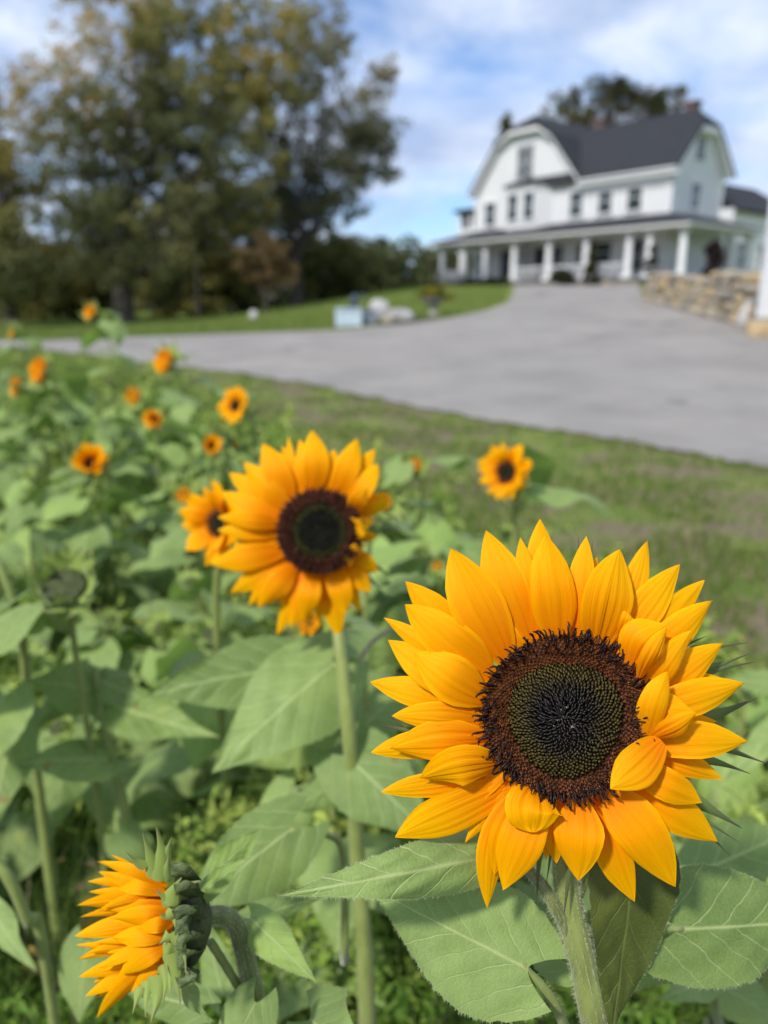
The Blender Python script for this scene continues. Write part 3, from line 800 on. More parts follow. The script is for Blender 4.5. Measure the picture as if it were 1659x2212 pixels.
# dark wood filling the background below the crowns
for i, (px, py, rx, ry, z, lab) in enumerate([
        (60, 610, 110, 95, 44, 'dense olive bush below the yellow green tree at the far left'),
        (170, 640, 90, 70, 46, 'dark bush beside the thick grey trunk'),
        (370, 600, 110, 95, 50, 'dark evergreen bush between thick trunk and slim pale trunk'),
        (500, 610, 90, 80, 50, 'dark bush behind the russet tree'),
        (700, 590, 90, 70, 52, 'dark green bush under the drooping branches'),
        (765, 600, 55, 60, 56, 'rounded dark shrub at the right end of the tree row')]):
    b = at_depth(px, py + ry, z)
    hz = 2 * ry * z / FPX
    c0 = np.array([b[0], b[1], b[2] + hz * 0.45])
    t = empty('bush', b, lab, 'bush', 'bushes under the big trees')
    n = 60
    d = rng.normal(size=(n, 3)); d /= np.linalg.norm(d, axis=1)[:, None]
    C = c0 + d * rng.random((n, 1)) ** 0.4 * np.array([rx * z / FPX, 1.8, hz * 0.5])
    C[:, 2] = np.maximum(C[:, 2], b[2] + 0.3)
    tn = rng.random(n)
    pal = np.array([(0.085, 0.105, 0.040), (0.15, 0.165, 0.052), (0.26, 0.24, 0.07)])
    def cf(p, idx, tn=tn, pal=pal):
        f = tn[idx] * 1.99; k = f.astype(int); fr_ = (f - k)[:, None]
        return (pal[k] * (1 - fr_) + pal[np.minimum(k + 1, 2)] * fr_) * rng.uniform(0.7, 1.2, (len(p), 1))
    V, Fc, Cc = leaf_cloud(C, np.full(n, 0.75), 170, 0.15, cf)
    wobj('crown', V, Fc, M['treeleaf'], t, c0, colr=Cc, smooth=False)
    m = MB()
    for k in range(6): limb(m, b + [rng.normal() * 0.2, rng.normal() * 0.2, -0.1], C[k], 0.06, 0.02, 6)
    wobj('stems', m.v, m.f, M['bark'], t, b)
b5 = at_depth(572, 668, 37)
tree('russet_tree', 'small tree with russet brown autumn leaves in front of the dark wood', 'tree', b5, 0.10, 1.0,
     [envp(572, 560, 70, 55, 37, 1), envp(600, 600, 60, 40, 37, .6)], 110, 70, 0.10, [(0.10, 0.08, 0.03), (0.20, 0.14, 0.06), (0.28, 0.18, 0.08)], None, 0.34, branches=12)
b6 = at_depth(1235, 560, 66)
tree('oak_tree', 'tall oak rising behind the farmhouse roof', 'tree', b6 , 0.5, 6.0,
     [envp(1225, 240, 60, 45, 66, .8), envp(1290, 225, 70, 50, 66, 1), envp(1345, 200, 36, 34, 66, .5), envp(1315, 190, 26, 20, 66, .25), envp(1395, 225, 60, 40, 66, .8), envp(1400, 205, 45, 22, 66, .4), envp(1468, 196, 14, 16, 66, .12), envp(1440, 245, 50, 26, 66, .4), envp(1250, 210, 22, 20, 66, .2), envp(1350, 320, 90, 60, 66, .7)],
     420, 26, 0.16, [(0.055, 0.065, 0.026), (0.11, 0.115, 0.032), (0.19, 0.15, 0.04)], None, 0.6, branches=30, hole=0.3)
b7 = at_depth(1090, 560, 66)
tree('oak_tree', 'small oak crown showing left of the farmhouse gable', 'tree', b7, 0.3, 5.0,
     [envp(1098, 265, 16, 18, 66, .4), envp(1092, 300, 24, 16, 66, .5), envp(1120, 330, 30, 30, 66, .5)], 46, 40, 0.17, [(0.055, 0.065, 0.026), (0.12, 0.12, 0.032)], None, 0.6, branches=10)
# far treeline: one wooded mass beyond the lawn
n = 460
u = rng.random(n)
dd = rng.uniform(95, 125, n)
pxs = rng.uniform(-250, 1010, n)
C = np.array([P(a, 612 + rng.normal() * 12, d) for a, d in zip(pxs, dd)])
C[:, 2] = np.array([float(hgt(c[0], c[1])) for c in C]) + rng.uniform(0.0, 6.2, n) * np.where(pxs > 780, 1.0, 1.2)
def cf(p, idx):
    return np.array([0.09, 0.105, 0.04]) * rng.uniform(0.5, 1.5, (len(p), 1))
V, Fc, Cc = leaf_cloud(C, np.full(n, 2.2), 110, 0.5, cf)
tagit(wobj('woods', V, Fc, M['treeleaf'], None, (0, 0, 0), colr=Cc, smooth=False), 'distant dark green woods beyond the lawn', 'woods', kind='stuff')

# ------------------------------------------------------------------ stones and yard things
def rock(name, c, r, mat, parent, seed, origin=None, sub=2):
    import bmesh
    from mathutils import noise as mn
    b = bmesh.new(); bmesh.ops.create_icosphere(b, subdivisions=sub, radius=1)
    for v in b.verts:
        d = 1 + 0.30 * mn.noise(v.co * 1.3 + Vector((seed, 0, 0)))
        q = v.co * d
        for k in range(3): q[k] = math.copysign(abs(q[k]) ** 0.62, q[k])
        v.co = Vector((q.x * r[0], q.y * r[1], q.z * r[2]))
    me = bpy.data.meshes.new(name); b.to_mesh(me); b.free(); me.materials.append(mat)
    for p in me.polygons: p.use_smooth = sub > 1
    return link(bpy.data.objects.new(name, me), parent, c)

wl = gp(1388, 648); wr = gp(1700, 722)
wallp = [gp(a, b_) for a, b_ in ((1388, 646), (1440, 660), (1500, 676), (1560, 693), (1620, 708), (1700, 726), (1850, 760))]
wallp = catmull(wallp, 60)
swall = empty('stone_retaining_wall', wallp[30], 'dry stacked tan and grey fieldstone retaining wall right of the driveway', 'stone wall')
seg = np.linalg.norm(np.diff(wallp, axis=0), axis=1); cum = np.concatenate([[0], np.cumsum(seg)]); TL = cum[-1]
def onwall(s_):
    return np.array([np.interp(s_, cum, wallp[:, k]) for k in range(3)])
proto = []
import bmesh
for k in range(7):
    o_ = rock('stone', (0, 0, -50), (1, 1, 1), M['stone'], None, k * 3.7, sub=2)
    proto.append(o_.data); bpy.data.objects.remove(o_)
hrow = 0.0; row = 0
nst = 0
wtop = np.array([P((q[0] / np.dot(q - CAM, CF)) * FPX + PW / 2, 592 + 2 * math.sin(i_ * .4), np.dot(q - CAM, CF))[2] - q[2] for i_, q in enumerate(wallp)])
print('wall heights', wtop[0], wtop[30], wtop[-1])
HT = 2.2
while hrow < HT - 0.1 and nst < 290:
    rh = [0.34, 0.30, 0.28, 0.26, 0.26, 0.24, 0.22][min(row, 6)] * 0.9
    s_ = rng.uniform(0, 0.4)
    while s_ < TL and nst < 290:
        wd = rng.uniform(0.26, 0.75) * (1.0 if row else 1.2)
        if hrow + rh * 0.35 > np.interp(s_, cum, wtop): s_ += wd; continue
        c = onwall(s_ + wd / 2); tl = unit(onwall(min(TL, s_ + wd)) - onwall(s_))
        ang = math.atan2(tl[1], tl[0])
        nb = np.array([-tl[1], tl[0], 0]);
        if nb[0] < 0: nb = -nb
        o_ = bpy.data.objects.new('stone', proto[int(rng.integers(0, 7))]); col.objects.link(o_); o_.parent = swall
        loc = c + nb * (0.10 + hrow * 0.16 + rng.normal() * 0.04) + np.array([0, 0, hrow + rh / 2 - 0.05])
        rr = rh / 2 * rng.uniform(0.85, 1.35)
        o_.matrix_basis = Matrix.Translation(Vector(loc - wallp[30])) @ Matrix.Rotation(ang + rng.normal() * 0.08, 4, 'Z') @ Matrix.Rotation(rng.normal() * 0.1, 4, 'Y') @ Matrix.Diagonal((wd / 2 * 0.98, 0.24, rr, 1))
        s_ += wd * 0.93; nst += 1
    hrow += rh * 0.92; row += 1
# earth backing behind the wall
nb_ = []
for q, i in zip(wallp, range(len(wallp))):
    tl = unit(wallp[min(i + 1, 59)] - wallp[max(i - 1, 0)]); nb = np.array([-tl[1], tl[0], 0]); nb = nb if nb[0] > 0 else -nb
    nb_.append(nb)
nb_ = np.array(nb_)
zt = wallp[:, 2] + wtop - 0.10
r0 = wallp + nb_ * 0.22 + [0, 0, -0.1]; r1 = wallp + nb_ * 0.36; r1[:, 2] = zt; r2 = wallp + nb_ * 4.0; r2[:, 2] = np.maximum(zt, 0); r3 = wallp + nb_ * 9.0; r3[:, 2] = zt - 0.3
V = np.array([r0, r1, r2, r3]).reshape(-1, 3)
c_ = np.zeros((len(V), 3)); c_[:60, 0] = 1
tagit(wobj('raised_bank', V, grid_faces(4, 60), M['ground'], None, (0, 0, 0), colr=c_), kind='structure')

# white post and leaning white boulder
pb = at_depth(1651, 700, 18.5)
pb = gp(1653, 722)
pz0 = float(P(1653, 684, np.dot(pb - CAM, CF))[2] - pb[2])
post = empty('white_post', pb, 'square white wooden post standing before the stone wall at the photo edge', 'post')
wobj('shaft', *(lambda m: (m.v, m.f))(MB().box(pb[0] - 0.16, pb[0] + 0.16, pb[1] - 0.16, pb[1] + 0.16, pb[2] + pz0, pb[2] + 4.0)), M['white'], post, pb, smooth=False)
wobj('footing', *(lambda m: (m.v, m.f))(MB().box(pb[0] - 0.21, pb[0] + 0.21, pb[1] - 0.21, pb[1] + 0.21, pb[2] - 0.1, pb[2] + pz0)), M['urn'], post, pb, smooth=False)
wobj('cap', *(lambda m: (m.v, m.f))(MB().box(pb[0] - 0.21, pb[0] + 0.21, pb[1] - 0.21, pb[1] + 0.21, pb[2] + 4.0, pb[2] + 4.1)), M['white'], post, pb, smooth=False)
q = gp(1622, 706)
bo = rock('boulder', q + np.array([0, -0.05, 0.42]), (0.20, 0.22, 0.50), M['whitestone'], None, 4.2, sub=3); bo.rotation_euler = (0, R_(32), 0)
tagit(bo, 'tall white boulder leaning against the stone wall beside the white post', 'boulder')
q = gp(1648, 728)
tagit(rock('boulder', q + np.array([0, 0, 0.12]), (0.32, 0.28, 0.2), M['stone'], None, 9.2, sub=3), 'low tan boulder at the foot of the white post', 'boulder')

# boxes and stones on the lawn edge
def crate(px, py, z, wd, dp, h, mat, lab, cat='planter box', rot=0.1, name='planter_box'):
    b = at_depth(px, py, z)
    m = MB(); t_ = 0.05
    m.box(-wd / 2, wd / 2, -dp / 2, -dp / 2 + t_, 0, h).box(-wd / 2, wd / 2, dp / 2 - t_, dp / 2, 0, h)
    m.box(-wd / 2, -wd / 2 + t_, -dp / 2 + t_, dp / 2 - t_, 0, h).box(wd / 2 - t_, wd / 2, -dp / 2 + t_, dp / 2 - t_, 0, h)
    o_ = empty(name, b, lab, cat); o_.rotation_euler = (0, 0, rot)
    m.local('box', mat, o_)
    MB().box(-wd / 2 - 0.04, wd / 2 + 0.04, -dp / 2 - 0.04, dp / 2 + 0.04, h, h + 0.05).local('lid', mat, o_)
    for sx in (-1, 1):
        MB().box(sx * wd / 2 - 0.06, sx * wd / 2 + 0.06, -dp / 2 - 0.02, -dp / 2 - 0.001, 0, h - 0.002).local('corner_batten', mat, o_)
    return b
b = gp(752, 706); z = np.dot(b - CAM, CF)
crate(752, 706, z, 46 * z / FPX, 0.6, 36 * z / FPX, M['bluebox'], 'pale blue wooden box at the driveway edge')
crate(792, 702, z + 0.3, 30 * z / FPX, 0.5, 28 * z / FPX, M['greybox'], 'slate grey wooden box right of the pale blue box')
pbz = at_depth(767, 700, z + 1.2)
pump = empty('hand_pump', pbz, 'dark blue hand pump standing behind the pale blue box', 'pump')
k = (z + 1.2) / FPX
MB().tube([(0, 0, 0), (0, 0, 48 * k)], 0.09, 10).local('body', M['navy'], pump)
MB().tube([(0, 0, 48 * k), (0, 0, 60 * k)], [0.12, 0.07], 10).local('head', M['navy'], pump)
MB().tube([(0, 0, 52 * k), (0.25, 0, 62 * k), (0.35, 0, 40 * k)], 0.025, 6).local('handle', M['navy'], pump)
MB().tube([(0, 0, 38 * k), (-0.16, -0.05, 38 * k), (-0.2, -0.05, 32 * k)], 0.035, 6).local('spout', M['navy'], pump)
for (px, py, rx, rz, mt, lab, sd) in ((818, 692, 22, 24, 'whitestone', 'upright white boulder right of the slate grey box', 1.1), (862, 690, 26, 13, 'boulder', 'low grey boulder beside the upright white boulder', 2.3), (838, 700, 14, 9, 'stone', 'small brown stone below the white boulder', 3.1), (878, 694, 18, 10, 'boulder', 'flat grey boulder at the right end of the mulch bed', 5.1)):
    b = gp(px, py); k = np.dot(b - CAM, CF) / FPX
    tagit(rock('boulder', b + np.array([0, 0.2, rz * k * 0.8]), (rx * k, rx * k * 0.8, rz * k), M[mt], None, sd, sub=3), lab, 'boulder')
# mulch bed
cs = [gp(a, b_) for a, b_ in ((800, 706), (870, 702), (958, 690), (950, 682), (880, 688), (805, 694))]
cc = np.mean(cs, axis=0); V = [cc + [0, 0, 0.05]] + [c + [0, 0, 0.02] for c in catmull(cs + [cs[0]], 30)[:-1]]
tagit(wobj('mulch_bed', V, [(0, i, i % 29 + 1) for i in range(1, 30)], M['mulch'], None, cc), kind='structure')
# flower urn
b = gp(936, 682); k = np.dot(b - CAM, CF) / FPX
urn = empty('garden_urn', b, 'cast stone urn on a pedestal filled with yellow flowers on the lawn', 'planter')
def lathe(m, prof, n=18):
    V = []; Fc = []
    for r, z_ in prof:
        for j in range(n): V.append((r * math.cos(2 * math.pi * j / n), r * math.sin(2 * math.pi * j / n), z_))
    for i in range(len(prof) - 1):
        for j in range(n): Fc.append((i * n + j, i * n + (j + 1) % n, (i + 1) * n + (j + 1) % n, (i + 1) * n + j))
    m.add(V, Fc); return m
lathe(MB(), [(0.01, 0), (12 * k, 0), (12 * k, 3 * k), (7 * k, 6 * k), (6 * k, 18 * k), (9 * k, 21 * k)]).local('pedestal', M['urn'], urn, True)
lathe(MB(), [(9 * k, 21 * k), (20 * k, 26 * k), (26 * k, 36 * k), (27 * k, 37 * k), (24 * k, 36 * k), (0.01, 34 * k)]).local('bowl', M['urn'], urn, True)
n = 40; C = np.array([b + [rng.normal() * 15 * k, rng.normal() * 12 * k, 46 * k + rng.normal() * 6 * k] for _ in range(n)])
def cf(p, idx):
    f = (rng.random(len(p)) < 0.45)[:, None]; return np.where(f, np.array([0.45, 0.34, 0.02]), np.array([0.09, 0.14, 0.03])) * rng.uniform(.7, 1.2, (len(p), 1))
V, Fc, Cc = leaf_cloud(C, np.full(n, 8 * k), 60, 0.05, cf)
wobj('blossoms', V, Fc, M['treeleaf'], urn, C.mean(0), colr=Cc, smooth=False)
q = gp(548, 690); k = np.dot(q - CAM, CF) / FPX
tagit(rock('boulder', q + np.array([0, 0, 8 * k]), (9 * k, 9 * k, 11 * k), M['whitestone'], None, 7.7, sub=2), 'small round white stone alone on the lawn below the russet tree', 'boulder')

# porch shrubs in house space
hm = Matrix.Translation((HX, HY, 0)) @ Matrix.Rotation(math.atan2(-0.77337, 0.63395), 4, 'Z')
def hw(x, y, z_): return np.array(hm @ Vector((x, y, z_)))
def shrub(x, y, z0, r, h, n, pal, lab, cone=False, name='shrub', cat='shrub', group=None, size=0.07):
    b = hw(x, y, z0); zg = float(hgt(b[0], b[1])); h += z0 - zg; b[2] = zg; t = empty(name, b, lab, cat, group)
    C = []
    for _ in range(n):
        u = rng.random() ** (1.6 if cone else 0.9); a = rng.uniform(0, 6.28); rr = r * ((1 - u) if cone else math.sqrt(max(0.05, 1 - (2 * u - 1) ** 2))) * rng.random() ** 0.4
        C.append(b + [rr * math.cos(a), rr * math.sin(a), 0.1 + u * h])
    pal = np.array(pal)
    def cf(p, idx): return pal[rng.integers(0, len(pal), len(p))] * rng.uniform(.6, 1.25, (len(p), 1))
    V, Fc, Cc = leaf_cloud(C, np.full(len(C), 0.16 if cone else 0.22), 80, size, cf)
    wobj('crown', V, Fc, M['treeleaf'], t, b, colr=Cc, smooth=False)
    m = MB(); m.tube([b + [0, 0, -0.05], b + [0, 0, h * 0.5]], [0.05, 0.02], 6); wobj('stem', m.v, m.f, M['bark'], t, b)
dk = [(0.02, 0.035, 0.012), (0.045, 0.06, 0.02), (0.07, 0.08, 0.02)]
shrub(-5.2, -0.95, 2.2, 0.6, 2.7, 60, [(0.05, 0.06, 0.012), (0.09, 0.085, 0.02)], 'conical olive evergreen before the porch steps', True)
shrub(-1.3, -0.8, 2.25, 0.55, 2.2, 50, [(0.03, 0.05, 0.012), (0.06, 0.07, 0.02)], 'conical green evergreen between the two right porch columns', True)
shrub(-7.3, -0.9, 2.2, 0.8, 1.0, 40, dk, 'low dark shrub left of the conical olive evergreen')
shrub(-13.0, -0.75, 2.2, 1.1, 0.7, 45, dk, 'low dark shrub along the porch base below the bay')
shrub(-15.4, -0.8, 2.1, 1.1, 0.65, 45, dk + [(0.1, 0.1, 0.03)], 'low olive shrub along the porch base left of the bay')
shrub(0.95, 1.6, 2.2, 0.6, 2.3, 60, [(0.012, 0.02, 0.012), (0.02, 0.028, 0.015), (0.14, 0.05, 0.08)], 'tall dark shrub with dull pink blooms right of the porch corner')
shrub(-21.0, 9.2, 2.2, 1.9, 3.4, 90, dk, 'tall dark green shrub behind the left end of the porch')
shrub(-18.2, -0.9, 2.1, 0.6, 0.8, 36, [(0.16, 0.15, 0.02), (0.3, 0.25, 0.02), (0.08, 0.1, 0.02)], 'yellow flowering shrub at the left porch corner')
q = hw(-16.4, -1.6, 2.0); q[2] = float(hgt(q[0], q[1]))
tagit(rock('boulder', q + np.array([0, 0, 0.5]), (1.0, 0.7, 0.5), M['boulder'], None, 12.1, sub=3), 'pale grey boulder among the shrubs before the left porch', 'boulder')

# ================================================================== SUNFLOWERS
LS = [0, .04, .10, .2, .3, .45, .6, .75, .87, .95, 1]
LWD = [.40, .60, .80, .98, 1.0, .88, .66, .41, .20, .075, 0]
def leaf_grid(L, W, ns=30, nt_=22, fold=0.12, sag=0.0, wave=0.03, seed=0.0, sweep=0.22, lam=1.0, twist=0.0, tipdroop=0.0):
    """leaf in its own space: base at 0, tip at (0,L,0), upper side +z"""
    s_ = np.linspace(0, 1, ns); t_ = np.linspace(-1, 1, nt_)
    S, T = np.meshgrid(s_, t_, indexing='ij')
    wv = np.interp(S, LS, LWD) * W
    ser = 1 + 0.018 * np.sin(S * 95 + seed) * (np.abs(T) > 0.9)
    x = T * wv * ser
    y = S * L - sweep * L * np.abs(T) ** 1.6 * np.clip(1 - S / 0.5, 0, 1) ** 2
    ax_ = np.abs(x) / max(W, 1e-6)
    z_ = -fold * W * ax_ ** 1.25 * 1.0
    z_ = z_ + sag * L * 4 * S * (1 - S) - tipdroop * L * np.clip(S - 0.6, 0, 1) ** 2 * 4
    z_ = z_ + wave * L * np.sin(S * 11 + seed * 1.7 + np.sign(T) * 0.9) * np.abs(T) ** 2 * np.sin(np.pi * np.clip(S * 1.05, 0, 1)) ** 0.5
    z_ = z_ + 0.5 * wave * L * np.sin(S * 5 + seed) * T
    z_ = z_ + 0.010 * L * np.sin(S * 17 + T * 4 + seed * 3) * np.sin(T * 5 + S * 6 + seed) * (1 - S * .5)
    z_ = z_ - 0.05 * L * np.clip(np.abs(T) - 0.55, 0, 1) ** 2 * 4 * np.sin(S * 3 + seed) * np.sin(np.pi * S)
    # pillowing between the side veins
    ph = (y / L - 1.05 * (np.abs(x) / L) ** 0.80) * 5.2 + np.sign(x) * 0.25
    z_ = z_ + 0.0050 * L * np.cos(2 * np.pi * ph + np.pi) * np.clip(np.abs(T) * 3, 0, 1) * (1 - np.abs(T) ** 4)
    if twist:
        a = twist * (S - 0.4); x, z_ = x * np.cos(a) - z_ * np.sin(a), x * np.sin(a) + z_ * np.cos(a)
    V = np.stack([x.ravel(), y.ravel(), z_.ravel()], 1)
    uv = np.stack([(x / L + 0.5).ravel(), (y / L).ravel()], 1)
    return V, grid_faces(ns, nt_), uv

def frame(B, T, n, roll=0.0):
    y = unit(np.asarray(T) - np.asarray(B)); x = unit(np.cross(y, n)); z_ = np.cross(x, y)
    if roll:
        c, s_ = math.cos(roll), math.sin(roll); x, z_ = x * c + z_ * s_, z_ * c - x * s_
    return x, y, z_

def hairs_on(Vw, Nw, n, ln, wd, parent, origin, name='hairs', droop=0.2):
    """thin hairs from base points with directions"""
    idx = rng.integers(0, len(Vw), n)
    b = Vw[idx] ; d = Nw[idx] + rng.normal(size=(n, 3)) * 0.38; d /= np.linalg.norm(d, axis=1)[:, None]
    l = (ln * rng.uniform(0.4, 1.25, n))[:, None]
    side = np.cross(d, CF); side /= np.linalg.norm(side, axis=1)[:, None] + 1e-9
    mid = b + d * l * 0.55; tip = b + d * l + np.array([0, 0, -1]) * l * droop
    V = np.stack([b - side * wd, b + side * wd, mid + side * wd * 0.7, mid - side * wd * 0.7, tip], 1).reshape(-1, 3)
    k = np.arange(n)[:, None] * 5
    Fc = [tuple(r) for r in (k + np.array([[0, 1, 2, 3]])).tolist()] + [tuple(r) for r in (k + np.array([[3, 2, 4]])).tolist()]
    o_ = wobj(name, V, Fc, M['hair'], parent, origin)
    o_['kind'] = 'stuff'
    return o_

CAMN = -CF
def wleaf(parent, B, T, W, z0, z1, n=None, mat='leaf', pet=None, petr=0.0022, hair=0, fold=0.24, sag=0.05, wave=0.045, seed=None, roll=0.0, ns=34, nt_=24, sweep=0.22, twist=0.0, tipdroop=0.0, label=None):
    """leaf from photo-measured base and tip (pixels) at depths z0, z1; W half width in pixels"""
    Bw = P(B[0], B[1], z0); Tw = P(T[0], T[1], z1)
    L = np.linalg.norm(Tw - Bw); Wm = W * (z0 + z1) / 2 / FPX
    nn = CAMN if n is None else unit(n)
    seed = rng.uniform(0, 9) if seed is None else seed
    V, Fc, uv = leaf_grid(L, Wm, ns, nt_, fold, sag, wave, seed, sweep, 1, twist, tipdroop)
    x, y, z_ = frame(Bw, Tw, nn, roll)
    Vw = Bw + V[:, :1] * x + V[:, 1:2] * y + V[:, 2:] * z_
    o_ = wobj('leaf', Vw, Fc, M[mat], parent, Bw, uv=uv)
    if label: o_['label'] = label
    if pet is not None:
        pts = [P(*p) for p in pet] + [Bw + y * 0.004]
        k = catmull(pts, 14); a, b = tube(k, np.linspace(petr * 1.35, petr * 0.85, 14), 8)
        wobj('petiole', a, b, M['stem'], o_, Bw)
        if hair:
            kk = np.repeat(k, 8, 0); nv = np.array(a) - kk; nv /= np.linalg.norm(nv, axis=1)[:, None]
            hairs_on(np.array(a), nv, 260, 0.0022, 0.00006, o_, Bw, 'petiole_hairs')
    if hair:
        g = np.arange(ns * nt_).reshape(ns, nt_); e = np.concatenate([g[:, 0], g[:, -1]])
        ev = Vw[e]; inn = Vw[np.concatenate([g[:, 1], g[:, -2]])]; d = ev - inn; d /= np.linalg.norm(d, axis=1)[:, None] + 1e-9
        # densify along the margin
        u = rng.random((ns - 1) * 2 * 12)
        L_ = []; D_ = []
        for off in (0, ns):
            for i in range(ns - 1):
                for q in rng.random(10):
                    L_.append(ev[off + i] * (1 - q) + ev[off + i + 1] * q); D_.append(d[off + i])
        hairs_on(np.array(L_), np.array(D_), hair, 0.0016, 0.00006, o_, Bw, 'margin_hairs')
    return o_

PS = [0, .06, .15, .3, .45, .6, .75, .87, .95, 1]
PWD = [.34, .46, .68, .92, 1.0, .97, .80, .50, .22, 0.0]
PWA = [.80, 1.0, 1.0, .85, .60, .38, .22, .12, .07, 0.0]
PWB = [.40, .55, .75, .95, 1.0, .99, .93, .78, .55, 0.12]
def petal_grid(ctrl, w, nrm, ns=26, nt_=15, cup=-0.10, groove=0.16, roll=0.0, seed=0.0, blunt=False, rollt=0.0, pinch=0.28, prof=None):
    k = catmull(ctrl, ns); T = np.gradient(k, axis=0); T /= np.linalg.norm(T, axis=1)[:, None]
    t_ = np.linspace(-1, 1, nt_); prof = prof or (PWB if blunt else PWD)
    V = []; uv = []
    ss_ = np.linspace(0, 1, ns) ** 0.92
    for i in range(ns):
        s_ = ss_[i]; x = unit(np.cross(T[i], nrm)); z_ = np.cross(x, T[i])
        a = roll + rollt * s_
        if a: x, z_ = x * math.cos(a) + z_ * math.sin(a), z_ * math.cos(a) - x * math.sin(a)
        ww = np.interp(s_, PS, prof) * w * (1 + 0.03 * math.sin(s_ * 9 + seed))
        for t in t_:
            at = abs(t)
            h = cup * at ** 2 * ww
            h -= groove * ww * math.exp(-((at - 0.34) / 0.13) ** 2) * (1 - 0.5 * s_)
            h += 0.035 * ww * math.cos(t * 17 + seed)
            h -= 0.10 * ww * math.exp(-(at / 0.08) ** 2)
            h -= 0.05 * ww * math.exp(-((at - 0.66) / 0.08) ** 2)
            h -= pinch * at * ww * s_ ** 3
            h += 0.05 * w * math.sin(s_ * 7 + seed * 2 + t * 1.5) * at
            V.append(k[i] + x * t * ww + z_ * h); uv.append((t * 0.5 + 0.5, s_))
    return np.array(V), grid_faces(ns, nt_), np.array(uv)

def wpetal(head, hc, base, tip, wpx, z, zb, zm, zt, bulge=(0, 0), cup=-0.10, roll=0.0, blunt=False, nrm=None, extra=None, rollt=0.0, groove=0.16, name='petal', mat='petal', pinch=0.28, ns=26, nt_=15, prof=None):
    Bw = P(base[0], base[1], z - zb); Tw = P(tip[0], tip[1], z - zt)
    mxx = (base[0] + tip[0]) / 2 + bulge[0]; myy = (base[1] + tip[1]) / 2 + bulge[1]
    Mw = P(mxx, myy, z - zm)
    ctrl = [Bw, Mw, Tw]
    V, Fc, uv = petal_grid(ctrl, wpx / 2 * z / FPX, CAMN if nrm is None else nrm, ns, nt_, cup, groove, roll, rng.uniform(0, 6), blunt, rollt, pinch, prof)
    return wobj(name, V, Fc, M[mat], head, hc, uv=uv)

def stem_obj(parent, pts, radii, mat='stem', origin=None, hair=0, name='stem', n=40, sides=14):
    k = catmull(pts, n); r = np.interp(np.linspace(0, 1, n), np.linspace(0, 1, len(radii)), radii)
    r = r * (1 + 0.03 * np.sin(np.linspace(0, 30, n)))
    a, b = tube(k, r, sides)
    o_ = wobj(name, a, b, M[mat], parent, origin if origin is not None else k[-1])
    if hair:
        kk = np.repeat(k, sides, 0); A = np.array(a); nv = A - kk; nv /= np.linalg.norm(nv, axis=1)[:, None]
        idx = rng.integers(0, len(A) - sides - 1, 4000); u = rng.random((4000, 1))
        B_ = A[idx] * (1 - u) + A[idx + sides] * u; N_ = nv[idx]
        m_ = (N_ @ CAMN) > -0.5
        hairs_on(B_[m_], N_[m_], hair, 0.0028, 0.00007, o_, ORG[o_.name], 'stem_hairs', 0.35)
    return o_

# ---- hero flower -------------------------------------------------
ZH = 0.42
zx = lambda a, b_: (796.3 + 0.5198 * a, 1095.0 + 0.5198 * b_)
HC = P(1217, 1545, ZH)
def ground_under(p): return np.array([p[0], p[1], float(hgt(p[0], p[1]))])
hroot_p = ground_under(P(1330, 2420, 0.52))
hero = empty('sunflower_plant', hroot_p, 'largest sunflower in sharp focus with golden petals and dark seeded disc facing us', 'sunflower', 'sunflowers')
# receptacle
def recept(parent, hc, n, R, depth, name='flower_head', mat='recept'):
    n = unit(n); x = unit(np.cross(n, [0, 0, 1.0])); y = np.cross(n, x)
    prof = [(0.02, -depth), (0.35, -depth * 0.93), (0.7, -depth * 0.7), (0.95, -depth * 0.4), (1.03, -depth * 0.12), (0.98, -0.04 * depth), (0.0, -0.04 * depth)]
    V = []; Fc = []; k = 24
    for r, z_ in prof:
        for j in range(k):
            a = 2 * math.pi * j / k; V.append(hc + (x * math.cos(a) + y * math.sin(a)) * r * R + n * z_)
    for i in range(len(prof) - 1):
        for j in range(k): Fc.append((i * k + j, i * k + (j + 1) % k, (i + 1) * k + (j + 1) % k, (i + 1) * k + j))
    return wobj(name, V, Fc, M[mat], parent, hc)
RH = 168 * ZH / FPX
hn = unit(CAMN + np.array([-0.05, 0, 0.06]))
hhead = recept(hero, HC - hn * 0.004, hn, RH * 1.0, 0.022)
